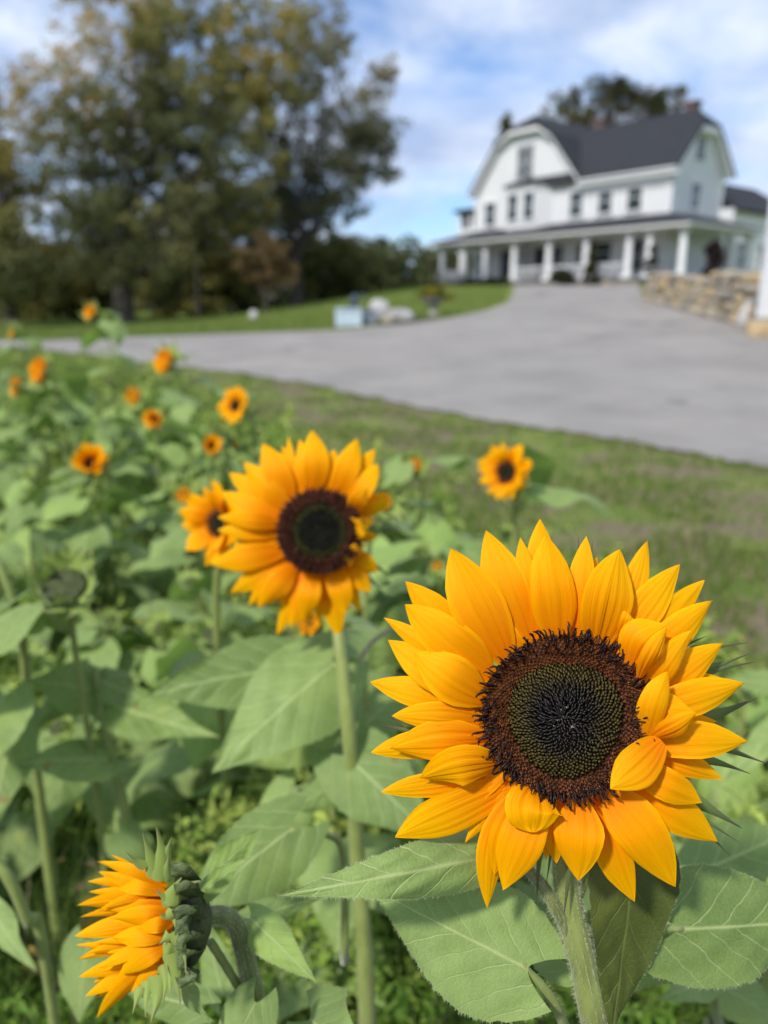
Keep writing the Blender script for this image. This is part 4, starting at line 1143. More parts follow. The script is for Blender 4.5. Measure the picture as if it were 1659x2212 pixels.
# petals: (tip z-px, base z-px, width, layer, bulge, opts)
HP = [
 ((712, 50), (745, 560), 152, 0, (0, 0), {}),
 ((735, 117), (790, 560), 192, 2, (6, 0), dict(groove=.16)),
 ((630, 126), (690, 560), 98, 1, (-2, 0), {}),
 ((487, 95), (670, 570), 178, 1, (-6, 0), {}),
 ((342, 172), (578, 640), 225, 2, (-4, 0), dict(groove=.07)),
 ((152, 308), (500, 640), 150, 0, (0, 8), {}),
 ((150, 405), (512, 705), 188, 2, (4, 6), dict(groove=.08)),
 ((63, 460), (470, 740), 100, 0, (0, 0), {}),
 ((80, 552), (480, 800), 155, 0, (-10, 12), {}),
 ((188, 606), (490, 805), 190, 3, (0, 4), dict(groove=.07)),
 ((5, 727), (480, 830), 140, 0, (0, 4), {}),
 ((97, 868), (480, 888), 124, 2, (0, -4), {}),
 ((10, 1020), (480, 960), 138, 0, (0, -4), {}),
 ((90, 1003), (505, 965), 172, 2, (0, -4), {}),
 ((212, 1128), (545, 1062), 172, 3, (0, -10), dict(groove=.12)),
 ((52, 1185), (500, 1120), 116, 0, (0, 4), {}),
 ((110, 1372), (590, 1160), 196, 1, (0, 8), dict(groove=.08)),
 ((492, 1668), (630, 1170), 125, 1, (-42, -10), {}),
 ((522, 1530), (660, 1170), 110, 2, (-26, 0), {}),
 ((557, 1592), (705, 1190), 185, 3, (4, 0), dict(groove=.12)),
 ((780, 1482), (800, 1215), 100, 1, (-8, 0), {}),
 ((870, 1554), (878, 1215), 200, 3, (-2, 0), dict(groove=.20)),
 ((1105, 1642), (940, 1200), 150, 1, (-8, 10), {}),
 ((1275, 1580), (985, 1175), 205, 3, (10, -14), dict(groove=.08)),
 ((1450, 1392), (1045, 1140), 168, 2, (6, -6), {}),
 ((1385, 1228), (1110, 1080), 138, 3, (0, 8), {}),
 ((1472, 1130), (1150, 1010), 100, 1, (0, 0), {}),
 ((1575, 975), (1130, 975), 152, 2, (0, -6), {}),
 ((1565, 733), (1130, 860), 148, 2, (0, 4), {}),
 ((1475, 566), (1110, 830), 150, 1, (0, 4), {}),
 ((1430, 388), (1090, 720), 150, 1, (0, 0), {}),
 ((1343, 512), (1140, 790), 118, 3, (4, 0), {}),
 ((1395, 304), (1060, 680), 140, 0, (0, 0), {}),
 ((1295, 236), (1000, 620), 150, 1, (4, 0), {}),
 ((1160, 138), (1010, 570), 120, 0, (14, 0), {}),
 ((1085, 430), (1040, 560), 70, 2, (22, -30), dict(blunt=True)),
 ((1042, 177), (950, 590), 225, 3, (6, 0), dict(groove=.08)),
 ((905, 120), (878, 565), 112, 1, (-10, 0), {}),
 ((560, 250), (720, 580), 90, 0, (0, 0), {}),
]
for k in range(26):
    a_ = 2 * math.pi * (k + .5 * rng.random()) / 26; rr_ = rng.uniform(600, 680)
    HP.append(((810 + rr_ * math.cos(a_), 865 + rr_ * math.sin(a_)), (810 + 250 * math.cos(a_), 865 + 250 * math.sin(a_)), rng.uniform(80, 120), 0, (rng.normal() * 8, rng.normal() * 8), {}))
LZ = {0: (-0.010, -0.007, -0.013), 1: (-0.007, -0.002, -0.008), 2: (-0.004, 0.004, -0.003), 3: (-0.001, 0.009, 0.002)}
for tip, base, wd, ly, bg_, op in HP:
    zb, zm, zt = LZ[ly]; j = rng.normal() * 0.0012
    tilt = rng.normal() * 0.10
    wpetal(hhead, HC, zx(*base), zx(*tip), wd * 0.52 * 1.02, ZH, zb + j, zm + j, zt + j + rng.normal() * 0.002, (bg_[0] * .52, bg_[1] * .52), cup=rng.uniform(-0.22, -0.06), roll=tilt, **op)
# folded petals in front of the rim, tips standing towards the viewer
wpetal(hhead, HC, zx(700, 1165), zx(684, 1352), 228 * .52, ZH, 0.004, 0.015, 0.012, (-2, 2), blunt=True, cup=-0.10, groove=0.22, pinch=.1)
wpetal(hhead, HC, zx(1150, 965), zx(1240, 684), 118 * .52, ZH, 0.008, 0.016, 0.016, (-6, 0), cup=-0.35, roll=0.2)
wpetal(hhead, HC, zx(1150, 900), zx(1350, 850), 170 * .52, ZH, 0.006, 0.012, 0.010, (2, -8), cup=-0.3, roll=0.2)
wpetal(hhead, HC, zx(1178, 962), zx(1368, 852), 104 * .52, ZH, 0.008, 0.016, 0.014, (6, 6), cup=-0.30, roll=-0.25)
wpetal(hhead, HC, zx(1222, 975), zx(1004, 1172), 172 * .52, ZH, 0.010, 0.018, 0.018, (8, 2), cup=-0.12, roll=-0.15, groove=.04)
wpetal(hhead, HC, zx(1085, 660), zx(1238, 488), 160 * .52, ZH, 0.004, 0.012, 0.010, (-16, -14), cup=-0.35, roll=0.3)
wpetal(hhead, HC, zx(1128, 712), zx(1240, 500), 98 * .52, ZH, 0.008, 0.017, 0.012, (4, 2), cup=-0.35, roll=-0.3)

# bracts behind the petals
def wbract(head, hc, base, tip, wpx, z, zb, zt, bulge=(0, 0), mat='bract'):
    return wpetal(head, hc, base, tip, wpx, z, zb, (zb + zt) / 2 - 0.001, zt, bulge, cup=-0.5, groove=0.02, name='bract', mat=mat, pinch=0.6, ns=18, nt_=7, prof=PWA)
b5x = lambda a, b_: (1393.5 + 0.29992 * a, 1327.0 + 0.29992 * b_)
for (bs, tp_, wd) in (((150, 330), (452, 153), 60), ((330, 260), (747, 203), 60), ((330, 430), (763, 280), 80), ((250, 500), (800, 342), 90), ((300, 800), (812, 600), 130), ((400, 900), (885, 1078), 90), ((300, 1020), (768, 1152), 90), ((180, 1250), (708, 1548), 150), ((300, 1420), (682, 1648), 60), ((300, 1400), (622, 1750), 60)):
    wbract(hhead, HC, b5x(*bs), b5x(*tp_), wd * 0.3 * 1.1, ZH, -0.016, -0.022, (rng.normal() * 3, rng.normal() * 3))
for (bs, tp_, wd) in (((850, 420), (872, 120), 36), ((925, 400), (930, 143), 40), ((280, 960), (48, 906), 60), ((260, 980), (80, 870), 50), ((740, 1250), (698, 1648), 60), ((860, 1250), (812, 1702), 80), ((770, 1250), (735, 1590), 34), ((600, 1250), (440, 1630), 40)):
    wbract(hhead, HC, zx(*bs), zx(*tp_), wd * 0.52, ZH, -0.016, -0.020, (rng.normal() * 3, 0))

# disc with florets in a sunflower spiral
def disc_frame(n):
    n = unit(n); x = unit(np.cross([0, 0, 1.0], n)); y = np.cross(n, x); return x, y, n
dxv, dyv, dnv = disc_frame(hn)
def dprof(r): return 0.0035 + 0.0035 * np.sin(np.clip(r, 0, 1) * np.pi * 0.85) - 0.005 * np.exp(-(r / 0.18) ** 2) - 0.004 * sm((r - 0.82) / 0.2)
V = [HC + dnv * float(dprof(0))]; Fc = []; KR, KA = 14, 40
for i in range(1, KR + 1):
    r = i / KR
    for j in range(KA):
        a = 2 * math.pi * j / KA; V.append(HC + (dxv * math.cos(a) + dyv * math.sin(a)) * r * RH + dnv * float(dprof(r) - 0.0012))
for j in range(KA): Fc.append((0, 1 + j, 1 + (j + 1) % KA))
for i in range(KR - 1):
    for j in range(KA): Fc.append((1 + i * KA + j, 1 + (i + 1) * KA + j, 1 + (i + 1) * KA + (j + 1) % KA, 1 + i * KA + (j + 1) % KA))
wobj('disc', V, Fc, M['disc'], hhead, HC)
NF = 1900
FV = []; FF = []; FC = []
anth = []
GA = math.pi * (3 - math.sqrt(5))
def addpoly(vs, fs, cs):
    n0 = len(FV); FV.extend(vs); FF.extend([tuple(i + n0 for i in f) for f in fs]); FC.extend(cs)
sp_ = RH * math.sqrt(math.pi / NF)
for i in range(NF):
    r = math.sqrt((i + 0.5) / NF); a = i * GA
    rad = dxv * math.cos(a) + dyv * math.sin(a); tan = np.cross(dnv, rad)
    off = np.array([-0.004, 0, 0.002]) * (1 - r) * 0.6
    c = HC + rad * r * RH + off + dnv * float(dprof(r))
    edge = 0.715 + 0.03 * math.sin(a * 3)
    if r < edge:
        f = r / edge
        jit = rad * rng.normal() * sp_ * .06 + tan * rng.normal() * sp_ * .06; c = c + jit
        hgt_f = sp_ * (1.9 + 1.2 * float(sm((.8 - f) / .4))) * rng.uniform(.8, 1.25); wv = sp_ * (0.56 if f > .62 else .45)
        lean = -rad * sp_ * (0.55 + 1.3 * (1 - f)) + tan * sp_ * rng.normal() * .35
        k = 5; ring = [c + (rad * math.cos(q) + tan * math.sin(q)) * wv for q in [2 * math.pi * j / k for j in range(k)]]
        ring2 = [c + lean * 0.35 + dnv * hgt_f * 0.6 + (rad * math.cos(q) + tan * math.sin(q)) * wv * 0.72 for q in [2 * math.pi * j / k for j in range(k)]]
        tipp = c + lean * 1.2 + dnv * hgt_f
        mixf = float(sm((f - 0.42) / 0.55)) * .9
        dk_ = np.array([0.008, 0.007, 0.006]); ol = np.array([0.080, 0.056, 0.009]) * rng.uniform(0.6, 1.25)
        cb = dk_ * 1.2; cm = dk_ * (1 - mixf) + ol * mixf; ct = cm * (0.75 if f > 0.85 else 1.0) + (np.array([0.07, 0.06, 0.055]) * (1 - mixf) * rng.random())
        vs_ = ring + ring2 + [tipp]
        fs_ = [(j, (j + 1) % k, k + (j + 1) % k, k + j) for j in range(k)] + [(k + j, k + (j + 1) % k, 2 * k) for j in range(k)]
        addpoly(vs_, fs_, [cb * 0.6 + cm * 0.2] * k + [cm] * k + [ct])
    else:
        g = (r - edge) / (1 - edge)
        k = 5; tilt = rad * (0.1 + 0.7 * g); up = unit(dnv + tilt * 0.8)
        hh = sp_ * (1.3 + 0.5 * rng.random()); rw = sp_ * 0.52
        x2 = unit(np.cross(up, tan)); y2 = np.cross(up, x2); ph_ = rng.uniform(0, 6)
        rc = np.array([0.115, 0.034, 0.008]) * rng.uniform(0.5, 1.3); dc = np.array([0.05, 0.018, 0.010])
        r1_ = [c + (x2 * math.cos(q) + y2 * math.sin(q)) * rw * 0.7 for q in [ph_ + 2 * math.pi * j / k for j in range(k)]]
        r2_ = [c + up * hh + (x2 * math.cos(q) + y2 * math.sin(q)) * rw for q in [ph_ + 2 * math.pi * j / k for j in range(k)]]
        r3_ = [c + up * hh * 1.35 + (x2 * math.cos(q) + y2 * math.sin(q)) * rw * 1.6 for q in [ph_ + 2 * math.pi * (j + 0.5) / k for j in range(k)]]
        r4 = c + up * hh * 0.35
        fs_ = [(j, (j + 1) % k, k + (j + 1) % k, k + j) for j in range(k)] + [(k + j, k + (j + 1) % k, 2 * k + j) for j in range(k)] + [(k + (j + 1) % k, k + j, 3 * k) for j in range(k)]
        addpoly(r1_ + r2_ + r3_ + [r4], fs_, [dc] * k + [rc] * k + [rc * 1.3] * k + [dc * 0.3])
        if rng.random() < 0.15 + 0.50 * g:
            anth.append((g, c + up * hh * 0.8, unit(up * 0.7 + rad * (0.4 + 1.0 * g) + rng.normal(size=3) * 0.25), rad, sp_ * (2.0 + 1.7 * g) * rng.uniform(0.75, 1.2)))
o_ = wobj('florets', FV, FF, M['floret'], hhead, HC, colr=np.array(FC)); o_['kind'] = 'stuff'
# anther prototypes along +z, bent
protoA = []
for q in range(4):
    bnd = rng.uniform(0.15, 0.5)
    pts = [(0, 0, 0), (0.02, 0, 0.35), (bnd * 0.35, 0.03, 0.7), (bnd, 0, 1.0)]
    a, b = tube(catmull(pts, 6), [0.10, 0.10, 0.11, 0.13, 0.12, 0.05], 6)
    # forked tip
    a2, b2 = tube(catmull([(bnd * 0.8, 0, 0.9), (bnd * 1.0 + 0.1, 0.12, 1.02), (bnd + 0.05, 0.25, 1.08)], 4), [0.07, 0.06, 0.05, 0.02], 5)
    n0 = len(a); a = list(a) + list(a2); b = list(b) + [tuple(i + n0 for i in f) for f in b2]
    protoA.append(make_mesh('anther', a, b, M['anther']))
anth.sort(key=lambda t: -t[0])
EV = []; EF = []
for idx, (g, p, d, rad, ln) in enumerate(anth):
    zz = unit(d); xx = unit(rad - zz * np.dot(rad, zz)); yy = np.cross(zz, xx)
    if rng.random() < 0.5: xx, yy = -xx * 0.6 + yy * 0.8, -xx * 0.8 - yy * 0.6
    mtx = Matrix(((xx[0] * ln * 0.8, yy[0] * ln * 0.8, zz[0] * ln, p[0] - HC[0]), (xx[1] * ln * 0.8, yy[1] * ln * 0.8, zz[1] * ln, p[1] - HC[1]), (xx[2] * ln * 0.8, yy[2] * ln * 0.8, zz[2] * ln, p[2] - HC[2]), (0, 0, 0, 1)))
    if idx < 270:
        off = Vector(HC) - Vector(ORG[hhead.name])
        lobj('anther', protoA[idx % 4], hhead, Matrix.Translation(off) @ mtx)
    else:
        me = protoA[idx % 4]; n0 = len(EV)
        EV += [tuple((mtx @ v.co) + Vector(HC)) for v in me.vertices]; EF += [tuple(i + n0 for i in pl.vertices) for pl in me.polygons]
if EV:
    o_ = wobj('inner_anthers', EV, EF, M['anther'], hhead, HC); o_['kind'] = 'stuff'

# a few water drops caught in the middle of the disc and on a lower petal
s = NT('water_drop'); q_ = s.n('ShaderNodeBsdfPrincipled'); q_.inputs['Base Color'].default_value = (1, 1, 1, 1); q_.inputs['Transmission Weight'].default_value = 0.9; q_.inputs['Roughness'].default_value = 0.02; q_.inputs['IOR'].default_value = 1.33
M['water'] = s.fin(q_.outputs[0])
for (a_, b_, r_) in ((1224, 1528, .00055), (1236, 1570, .0007), (1196, 1568, .0004), (1204, 1556, .0004), (1212, 1533, .0004)):
    bb = bmesh.new(); bmesh.ops.create_icosphere(bb, subdivisions=2, radius=r_); me = bpy.data.meshes.new('water_drop'); bb.to_mesh(me); bb.free(); me.materials.append(M['water'])
    link(bpy.data.objects.new('water_drop', me), hhead, P(a_, b_, ZH - .0095))
# hero stem
hs = stem_obj(hero, [HC - hn * 0.018, P(1218, 1760, 0.452), P(1222, 1900, 0.455), P(1240, 2000, 0.456), P(1262, 2090, 0.46), P(1290, 2230, 0.475), P(1330, 2480, 0.56), hroot_p + [0, 0, -0.02]], [0.0062, 0.0068, 0.0073, 0.0078, 0.0083, 0.0088, 0.0095, 0.012], origin=hroot_p, hair=6500, n=60)
br_ = stem_obj(hero, [P(1236, 2025, 0.456), P(1205, 1965, 0.452), P(1165, 1905, 0.452), P(1110, 1850, 0.46), P(1070, 1838, 0.456)], [0.0045, 0.004, 0.0035, 0.003, 0.002], 'stem_grey', P(1230, 2010, 0.457), hair=1200, name='side_branch')
# hero leaves
wleaf(hero, (1085, 1842), (598, 1936), 62, 0.452, 0.405, n=unit(CAMN + np.array([0, 0, .5])), pet=None, hair=900, sag=0.10, wave=0.025, seed=1.0, sweep=0.1, fold=0.25)
wleaf(hero, (1140, 2092), (800, 1918), 132, 0.455, 0.470, n=unit(CAMN + np.array([-.1, 0, .5])), pet=[(1262, 2330, 0.53), (1215, 2205, 0.475), (1180, 2140, 0.462)], petr=0.0027, hair=900, sag=0.02, wave=0.025, seed=2.9, sweep=0.20, fold=0.10)
wleaf(hero, (1370, 1770), (1318, 2245), 104, 0.47, 0.455, n=unit(CAMN + np.array([0.1, 0, -.3])), mat='leaf_shaded', pet=[(1240, 1960, 0.456), (1290, 1850, 0.47)], hair=500, sag=0.03, wave=0.015, seed=4.4, sweep=0.05, fold=-0.06, label='dark shaded hanging leaf')
wleaf(hero, (1462, 2006), (1790, 1985), 118, 0.47, 0.50, n=unit(CAMN + np.array([0.05, 0, .35])), pet=[(1268, 2060, 0.463), (1350, 2015, 0.466), (1410, 2006, 0.468)], petr=0.0022, hair=900, sag=0.03, wave=0.03, seed=5.1, sweep=0.32, fold=0.2)
wleaf(hero, (1262, 2035), (1585, 2100), 78, 0.485, 0.52, n=unit(CAMN + np.array([-.2, 0, .3])), hair=500, sag=0.03, wave=0.02, seed=6.1, sweep=0.15, fold=0.05)
wleaf(hero, (1235, 2080), (1120, 1975), 60, 0.50, 0.56, n=unit(CAMN + np.array([0, 0, .5])), sag=0.03, seed=3.3, sweep=0.2)

# ---- side-facing flower -----------------------------------------
ZS = 0.50
q6 = lambda a, b_: (0.28 * a, 1659.0 + 0.28 * b_)
sroot = ground_under(P(560, 2330, 0.66))
side = empty('sunflower_plant', sroot, 'sunflower seen in profile facing left with green bracts behind golden petals', 'sunflower', 'sunflowers')
SC = P(*q6(1370, 1180), ZS)
sn_ = unit(-CR * 1.0 + CAMN * 0.30 - CU * 0.10)
shead = recept(side, SC, sn_, 95 * ZS / FPX, 0.022)
SP_ = [((860, 672), (1240, 880), 95, -1), ((745, 722), (1240, 900), 150, 0), ((678, 876), (1260, 900), 95, -1), ((910, 930), (1270, 960), 110, 2), ((680, 956), (1250, 990), 80, -1), ((585, 1062), (1260, 1080), 150, 0), ((770, 1092), (1200, 960), 60, 2), ((845, 1090), (1300, 1060), 110, 2), ((612, 1152), (1250, 1110), 90, -1), ((860, 1158), (1320, 1140), 140, 3), ((575, 1296), (1280, 1200), 150, 0), ((1035, 1240), (1335, 1200), 100, 4), ((862, 1312), (1330, 1260), 140, 3), ((590, 1366), (1250, 1330), 90, -1), ((595, 1482), (1260, 1360), 120, 0), ((700, 1400), (1270, 1340), 130, 1), ((918, 1590), (1300, 1340), 190, 3), ((608, 1612), (1240, 1420), 130, 0), ((655, 1762), (1200, 1480), 110, 0), ((825, 1727), (1220, 1470), 110, 1), ((745, 1932), (1250, 1470), 150, 1), ((1015, 1735), (1290, 1420), 110, 2), ((720, 1660), (1230, 1420), 110, -1)]
for k in range(20):
    f_ = (k + rng.random() * .6) / 20; yb = 880 + 600 * f_
    SP_.append(((rng.uniform(620, 900) + 130 * abs(f_ - .5), 700 + 1130 * f_ + rng.normal() * 25), (1290, yb + 20), rng.uniform(60, 105), int(rng.integers(-1, 3))))
for tip, base, wd, ly in SP_:
    zb = 0.006 * ly; nrm = unit(CAMN + CU * rng.normal() * 0.15 + CR * (-0.1) + CU * (0.35 if ly > 1 else -0.05))
    wpetal(shead, SC, q6(*base), q6(*tip), wd * .28 * 1.08, ZS, zb, zb + 0.004 + 0.001 * ly, zb - 0.002 + rng.normal() * 0.002, (rng.normal() * 4, rng.normal() * 6), cup=-0.25, groove=0.12, nrm=nrm, roll=rng.normal() * .25)
for (bs, tp_, wd) in (((1180, 860), (1095, 488), 70), ((1225, 880), (1202, 440), 90), ((1235, 800), (1326, 535), 70), ((1120, 780), (962, 638), 50), ((1265, 880), (1302, 665), 60), ((1290, 1060), (1402, 843), 80), ((1345, 1010), (1548, 870), 90), ((1300, 1070), (1190, 935), 60), ((1345, 960), (1375, 1305), 60), ((1325, 1270), (1438, 1605), 70), ((1310, 1440), (1392, 1825), 80), ((1290, 1500), (1310, 1785), 50), ((1240, 1520), (1255, 1835), 50), ((1200, 1600), (1160, 1975), 90), ((1130, 1640), (1120, 1930), 60), ((1080, 1690), (1020, 1905), 50), ((1310, 1290), (1220, 1370), 60), ((1330, 1120), (1220, 1110), 50), ((1300, 1350), (1290, 1600), 50)):
    wbract(shead, SC, q6(*bs), q6(*tp_), wd * .28 * 1.7, ZS, (0.031 if 1050 < bs[1] < 1480 else 0.022) + rng.uniform(-.003, .004), 0.034, (rng.normal() * 4, rng.normal() * 4), 'bract_pale')
for (bs, tp_, wd) in (((1480, 900), (1310, 740), 150), ((1545, 1120), (1350, 1290), 190), ((1510, 1330), (1350, 1400), 190), ((1450, 1520), (1390, 1700), 170), ((1500, 1010), (1340, 900), 160), ((1530, 1200), (1330, 1090), 150), ((1500, 1420), (1370, 1560), 150)):
    o_ = wpetal(shead, SC, q6(*bs), q6(*tp_), wd * .28 * 1.15, ZS, 0.016, 0.032, 0.033, (0, 0), cup=-0.25, name='bract', mat='bract_scale', ns=14, nt_=9, prof=[.8, .95, 1, 1, .95, .85, .66, .42, .2, 0])
stem_obj(side, [SC - sn_ * 0.012, P(440, 1981, 0.508), P(478, 1976, 0.518), P(508, 1994, 0.525), P(523, 2040, 0.53), P(540, 2110, 0.54), P(556, 2190, 0.56), P(575, 2320, 0.64), sroot + [0, 0, -.02]], [0.0072, 0.0060, 0.0056, 0.0058, 0.0062, 0.0066, 0.0070, 0.0074, 0.008, 0.010], origin=sroot, hair=1800, mat='stem_grey', n=50)
stem_obj(side, [P(535, 2165, 0.55), P(490, 2090, 0.535), P(455, 2035, 0.52)], [0.003, 0.003, 0.003], 'stem', P(535, 2165, .55), name='side_branch')
wleaf(side, (540, 1982), (684, 2122), 44, 0.535, 0.50, n=unit(CAMN + np.array([.3, 0, .5])), pet=[(545, 2120, 0.545), (538, 2040, 0.54)], hair=350, sag=0.10, seed=1.1, sweep=0.15, mat='leaf_young')
wleaf(side, (428, 1936), (538, 1852), 26, 0.50, 0.50, n=unit(CAMN + np.array([-.3, 0, .6])), hair=250, sag=0.05, seed=2.1, sweep=0.1, mat='leaf_young')
wleaf(side, (465, 1880), (566, 1790), 32, 0.56, 0.58, n=unit(CAMN + np.array([.1, 0, .3])), hair=150, sag=0.10, seed=3.1, sweep=0.15, mat='leaf_young', tipdroop=.1)
wleaf(side, (385, 2085), (455, 2212), 26, 0.51, 0.50, n=unit(CAMN + np.array([-.6, 0, .1])), sag=0.08, seed=4.1, sweep=0.1, hair=150)
wleaf(side, (430, 2175), (250, 2130), 42, 0.62, 0.66, n=unit(CAMN + np.array([0, 0, .9])), sag=0.04, seed=5.1, sweep=0.2)
wleaf(side, (552, 2165), (470, 2330), 62, 0.52, 0.49, n=unit(CAMN + np.array([0, 0, 1.2])), sag=0.08, seed=6.6, sweep=0.3, hair=200)
wleaf(side, (535, 1985), (700, 1935), 30, 0.62, 0.64, n=unit(CAMN + np.array([0, 0, .8])), sag=0.05, seed=6.9, sweep=0.2)
wleaf(side, (480, 2150), (445, 1985), 40, 0.70, 0.74, n=unit(CAMN + np.array([0, 0, .3])), sag=0.05, seed=7.9, sweep=0.2)
# big pale leaf behind it
wleaf(side, (632, 1788), (378, 1990), 92, 0.72, 0.66, n=unit(CAMN + np.array([0, 0, .6])), pet=[(745, 2080, .80), (742, 1850, 0.78), (700, 1800, 0.75)], petr=0.0035, sag=0.05, seed=8.2, sweep=0.28)
wleaf(side, (670, 2200), (780, 2300), 90, 0.56, 0.5, n=unit(CAMN + np.array([0, 0, .9])), sag=0.10, seed=9.2, sweep=0.35, hair=300)

# ---- second flower ----------------------------------------------
ZB = 0.90
q2 = lambda a, b_: (398.0 + 0.32 * a, 896.0 + 0.32 * b_)
broot = ground_under(P(800, 2180, 1.02))
bpl = empty('sunflower_plant', broot, 'second largest sunflower, slightly blurred, on a tall straight stem left of the sharp one', 'sunflower', 'sunflowers')
BC = P(690, 1149, ZB); bn = unit(CAMN + np.array([0.10, 0, 0.12]))
RB = 88 * ZB / FPX
bhead = recept(bpl, BC - bn * .004, bn, RB, 0.024)
BP_ = [((865, 98), (870, 540), 190, 2), ((702, 140), (760, 540), 60, 0), ((530, 188), (720, 600), 190, 1), ((398, 318), (690, 640), 170, 1), ((300, 390), (670, 660), 170, 0), ((240, 520), (660, 700), 150, 1), ((225, 690), (650, 740), 125, 2), ((225, 778), (650, 790), 130, 1), ((185, 1010), (680, 920), 190, 2), ((310, 1205), (700, 980), 160, 1), ((430, 1290), (720, 1000), 140, 1), ((497, 1305), (750, 1020), 170, 2), ((625, 1490), (800, 1040), 120, 0), ((715, 1440), (820, 1050), 140, 1), ((800, 1395), (880, 1050), 150, 2), ((1050, 1515), (960, 1040), 160, 0), ((1090, 1345), (1000, 1020), 170, 2), ((1185, 1335), (1060, 1000), 95, 0), ((1260, 1195), (1080, 980), 150, 1), ((1305, 1062), (1120, 930), 130, 1), ((1312, 822), (1150, 830), 85, 0), ((1398, 585), (1150, 680), 115, 0), ((1312, 330), (1100, 620), 165, 2), ((1290, 230), (1060, 590), 160, 1), ((1172, 155), (1010, 560), 170, 2), ((1010, 230), (960, 550), 150, 1), ((780, 160), (830, 540), 120, 1), ((600, 240), (780, 560), 130, 0), ((330, 880), (660, 860), 150, 0), ((1200, 700), (1130, 760), 120, 3), ((1235, 745), (1110, 830), 85, 3), ((1220, 880), (1110, 960), 95, 3), ((1160, 950), (1060, 1030), 80, 3), ((1250, 480), (1110, 680), 130, 3), ((1370, 525), (1200, 600), 60, 0)]
for k in range(22):
    a_ = 2 * math.pi * (k + .5 * rng.random()) / 22; rr_ = rng.uniform(500, 600)
    if math.cos(a_) > .6: rr_ = rng.uniform(380, 440)
    BP_.append(((870 + rr_ * math.cos(a_), 790 + rr_ * 1.08 * math.sin(a_)), (890 + 180 * math.cos(a_), 790 + 190 * math.sin(a_)), rng.uniform(80, 125), 0))
for tip, base, wd, ly in BP_:
    zb, zm, zt = [v * 1.8 for v in LZ[ly]]
    wpetal(bhead, BC, q2(*base), q2(*tip), wd * .32 * 1.0, ZB, zb, zm, zt + rng.normal() * .003, (rng.normal() * 2, rng.normal() * 2), cup=rng.uniform(-.25, -.08), roll=rng.normal() * .15, ns=18, nt_=11)

def small_disc(head, hc, n, R, nfl, size, parent_origin=None, olive_core=True, pale=False):
    x, y, n = disc_frame(n)
    VV = []; FFc = []; CC = []
    for i in range(nfl):
        r = math.sqrt((i + .5) / nfl); a = i * GA
        rad = x * math.cos(a) + y * math.sin(a); tan = np.cross(n, rad)
        c = hc + rad * r * R + n * (0.08 * R * math.sin(r * 2.6))
        s_ = R * math.sqrt(math.pi / nfl); up = n + rad * (0.8 * r if r > .65 else -.3)
        hh = s_ * (2.6 if r > .65 else 1.2) * rng.uniform(.7, 1.2)
        k = 4; n0 = len(VV)
        VV += [c - n * s_ * .5 + (rad * math.cos(q) + tan * math.sin(q)) * s_ * .6 for q in [2 * math.pi * j / k for j in range(k)]] + [c + up * hh]
        FFc += [(n0 + j, n0 + (j + 1) % k, n0 + k) for j in range(k)]
        if r > .66: cl = np.array([0.055, 0.018, 0.009])
        elif r > .5 and olive_core: cl = np.array([0.045, 0.042, 0.012])
        else: cl = np.array([0.016, 0.018, 0.012])
        if pale: cl = np.array([0.80, 0.36, 0.01]) if r > .35 else np.array([0.42, 0.26, 0.015])
        CC += [cl * rng.uniform(.5, 1.3)] * (k + 1)
    # backing
    n0 = len(VV); VV += [hc + (x * math.cos(q) + y * math.sin(q)) * R for q in [2 * math.pi * j / 20 for j in range(20)]]; FFc += [tuple(n0 + j for j in range(20))]; CC += [np.array([.02, .012, .006])] * 20
    return wobj('disc', VV, FFc, M['floret_soft'], head, hc, colr=np.array(CC))
small_disc(bhead, BC + bn * 0.010, bn, RB * 1.0, 620, 0)
for k in range(16):
    a = 2 * math.pi * k / 16 + rng.normal() * .1; c0 = (690 + 70 * math.cos(a), 1149 + 75 * math.sin(a)); c1 = (690 + 175 * math.cos(a), 1149 + 185 * math.sin(a))
    wbract(bhead, BC, c0, c1, 40, ZB, -0.024, -0.036, (0, 0))
stem_obj(bpl, [BC - bn * 0.018, P(722, 1300, .945), P(735, 1400, .92), P(748, 1520, .915), P(760, 1660, .925), P(772, 1850, .97), P(790, 2110, 1.0), broot + [0, 0, -.02]], [.0075, .0075, .0078, .0085, .009, .010, .011, .013], origin=broot, n=44)
up6 = lambda f: unit(CAMN + np.array([0, 0, f]))
wleaf(bpl, (722, 1432), (455, 1672), 112, .955, .88, n=up6(.5), pet=[(745, 1500, .95), (752, 1450, .945)], petr=.003, sag=.06, seed=1.7, wave=.035, sweep=.2)
wleaf(bpl, (640, 1440), (318, 1503), 92, 1.05, .98, n=up6(.8), pet=[(748, 1530, .95), (700, 1470, 1.0)], petr=.003, sag=.05, seed=2.7, wave=.03)
wleaf(bpl, (745, 1630), (945, 1822), 92, .93, .86, n=unit(CAMN + np.array([.3, 0, .2])), mat='leaf', sag=.06, seed=3.7, sweep=.3)
wleaf(bpl, (765, 1590), (868, 1490), 70, 1.0, 1.06, n=up6(.7), pet=[(760, 1650, .955), (762, 1610, .98)], sag=.03, seed=4.7)
wleaf(bpl, (690, 1560), (480, 1650), 70, 1.02, 1.05, n=up6(.5), sag=.04, seed=5.7)
wleaf(bpl, (735, 1690), (610, 1762), 36, .93, .90, n=up6(.7), sag=.10, seed=6.7, fold=.4, pet=[(764, 1745, .96), (742, 1720, .94)])
wleaf(bpl, (640, 1700), (540, 1905), 62, 1.05, 1.0, n=up6(.8), pet=[(765, 1730, .96), (700, 1680, 1.0)], sag=.05, seed=7.7)
wleaf(bpl, (845, 1260), (940, 1270), 34, 1.15, 1.1, n=up6(1.2), sag=.10, seed=8.7)
wleaf(bpl, (790, 1880), (980, 1990), 60, 1.05, 1.0, n=up6(.8), sag=.05, seed=8.8)
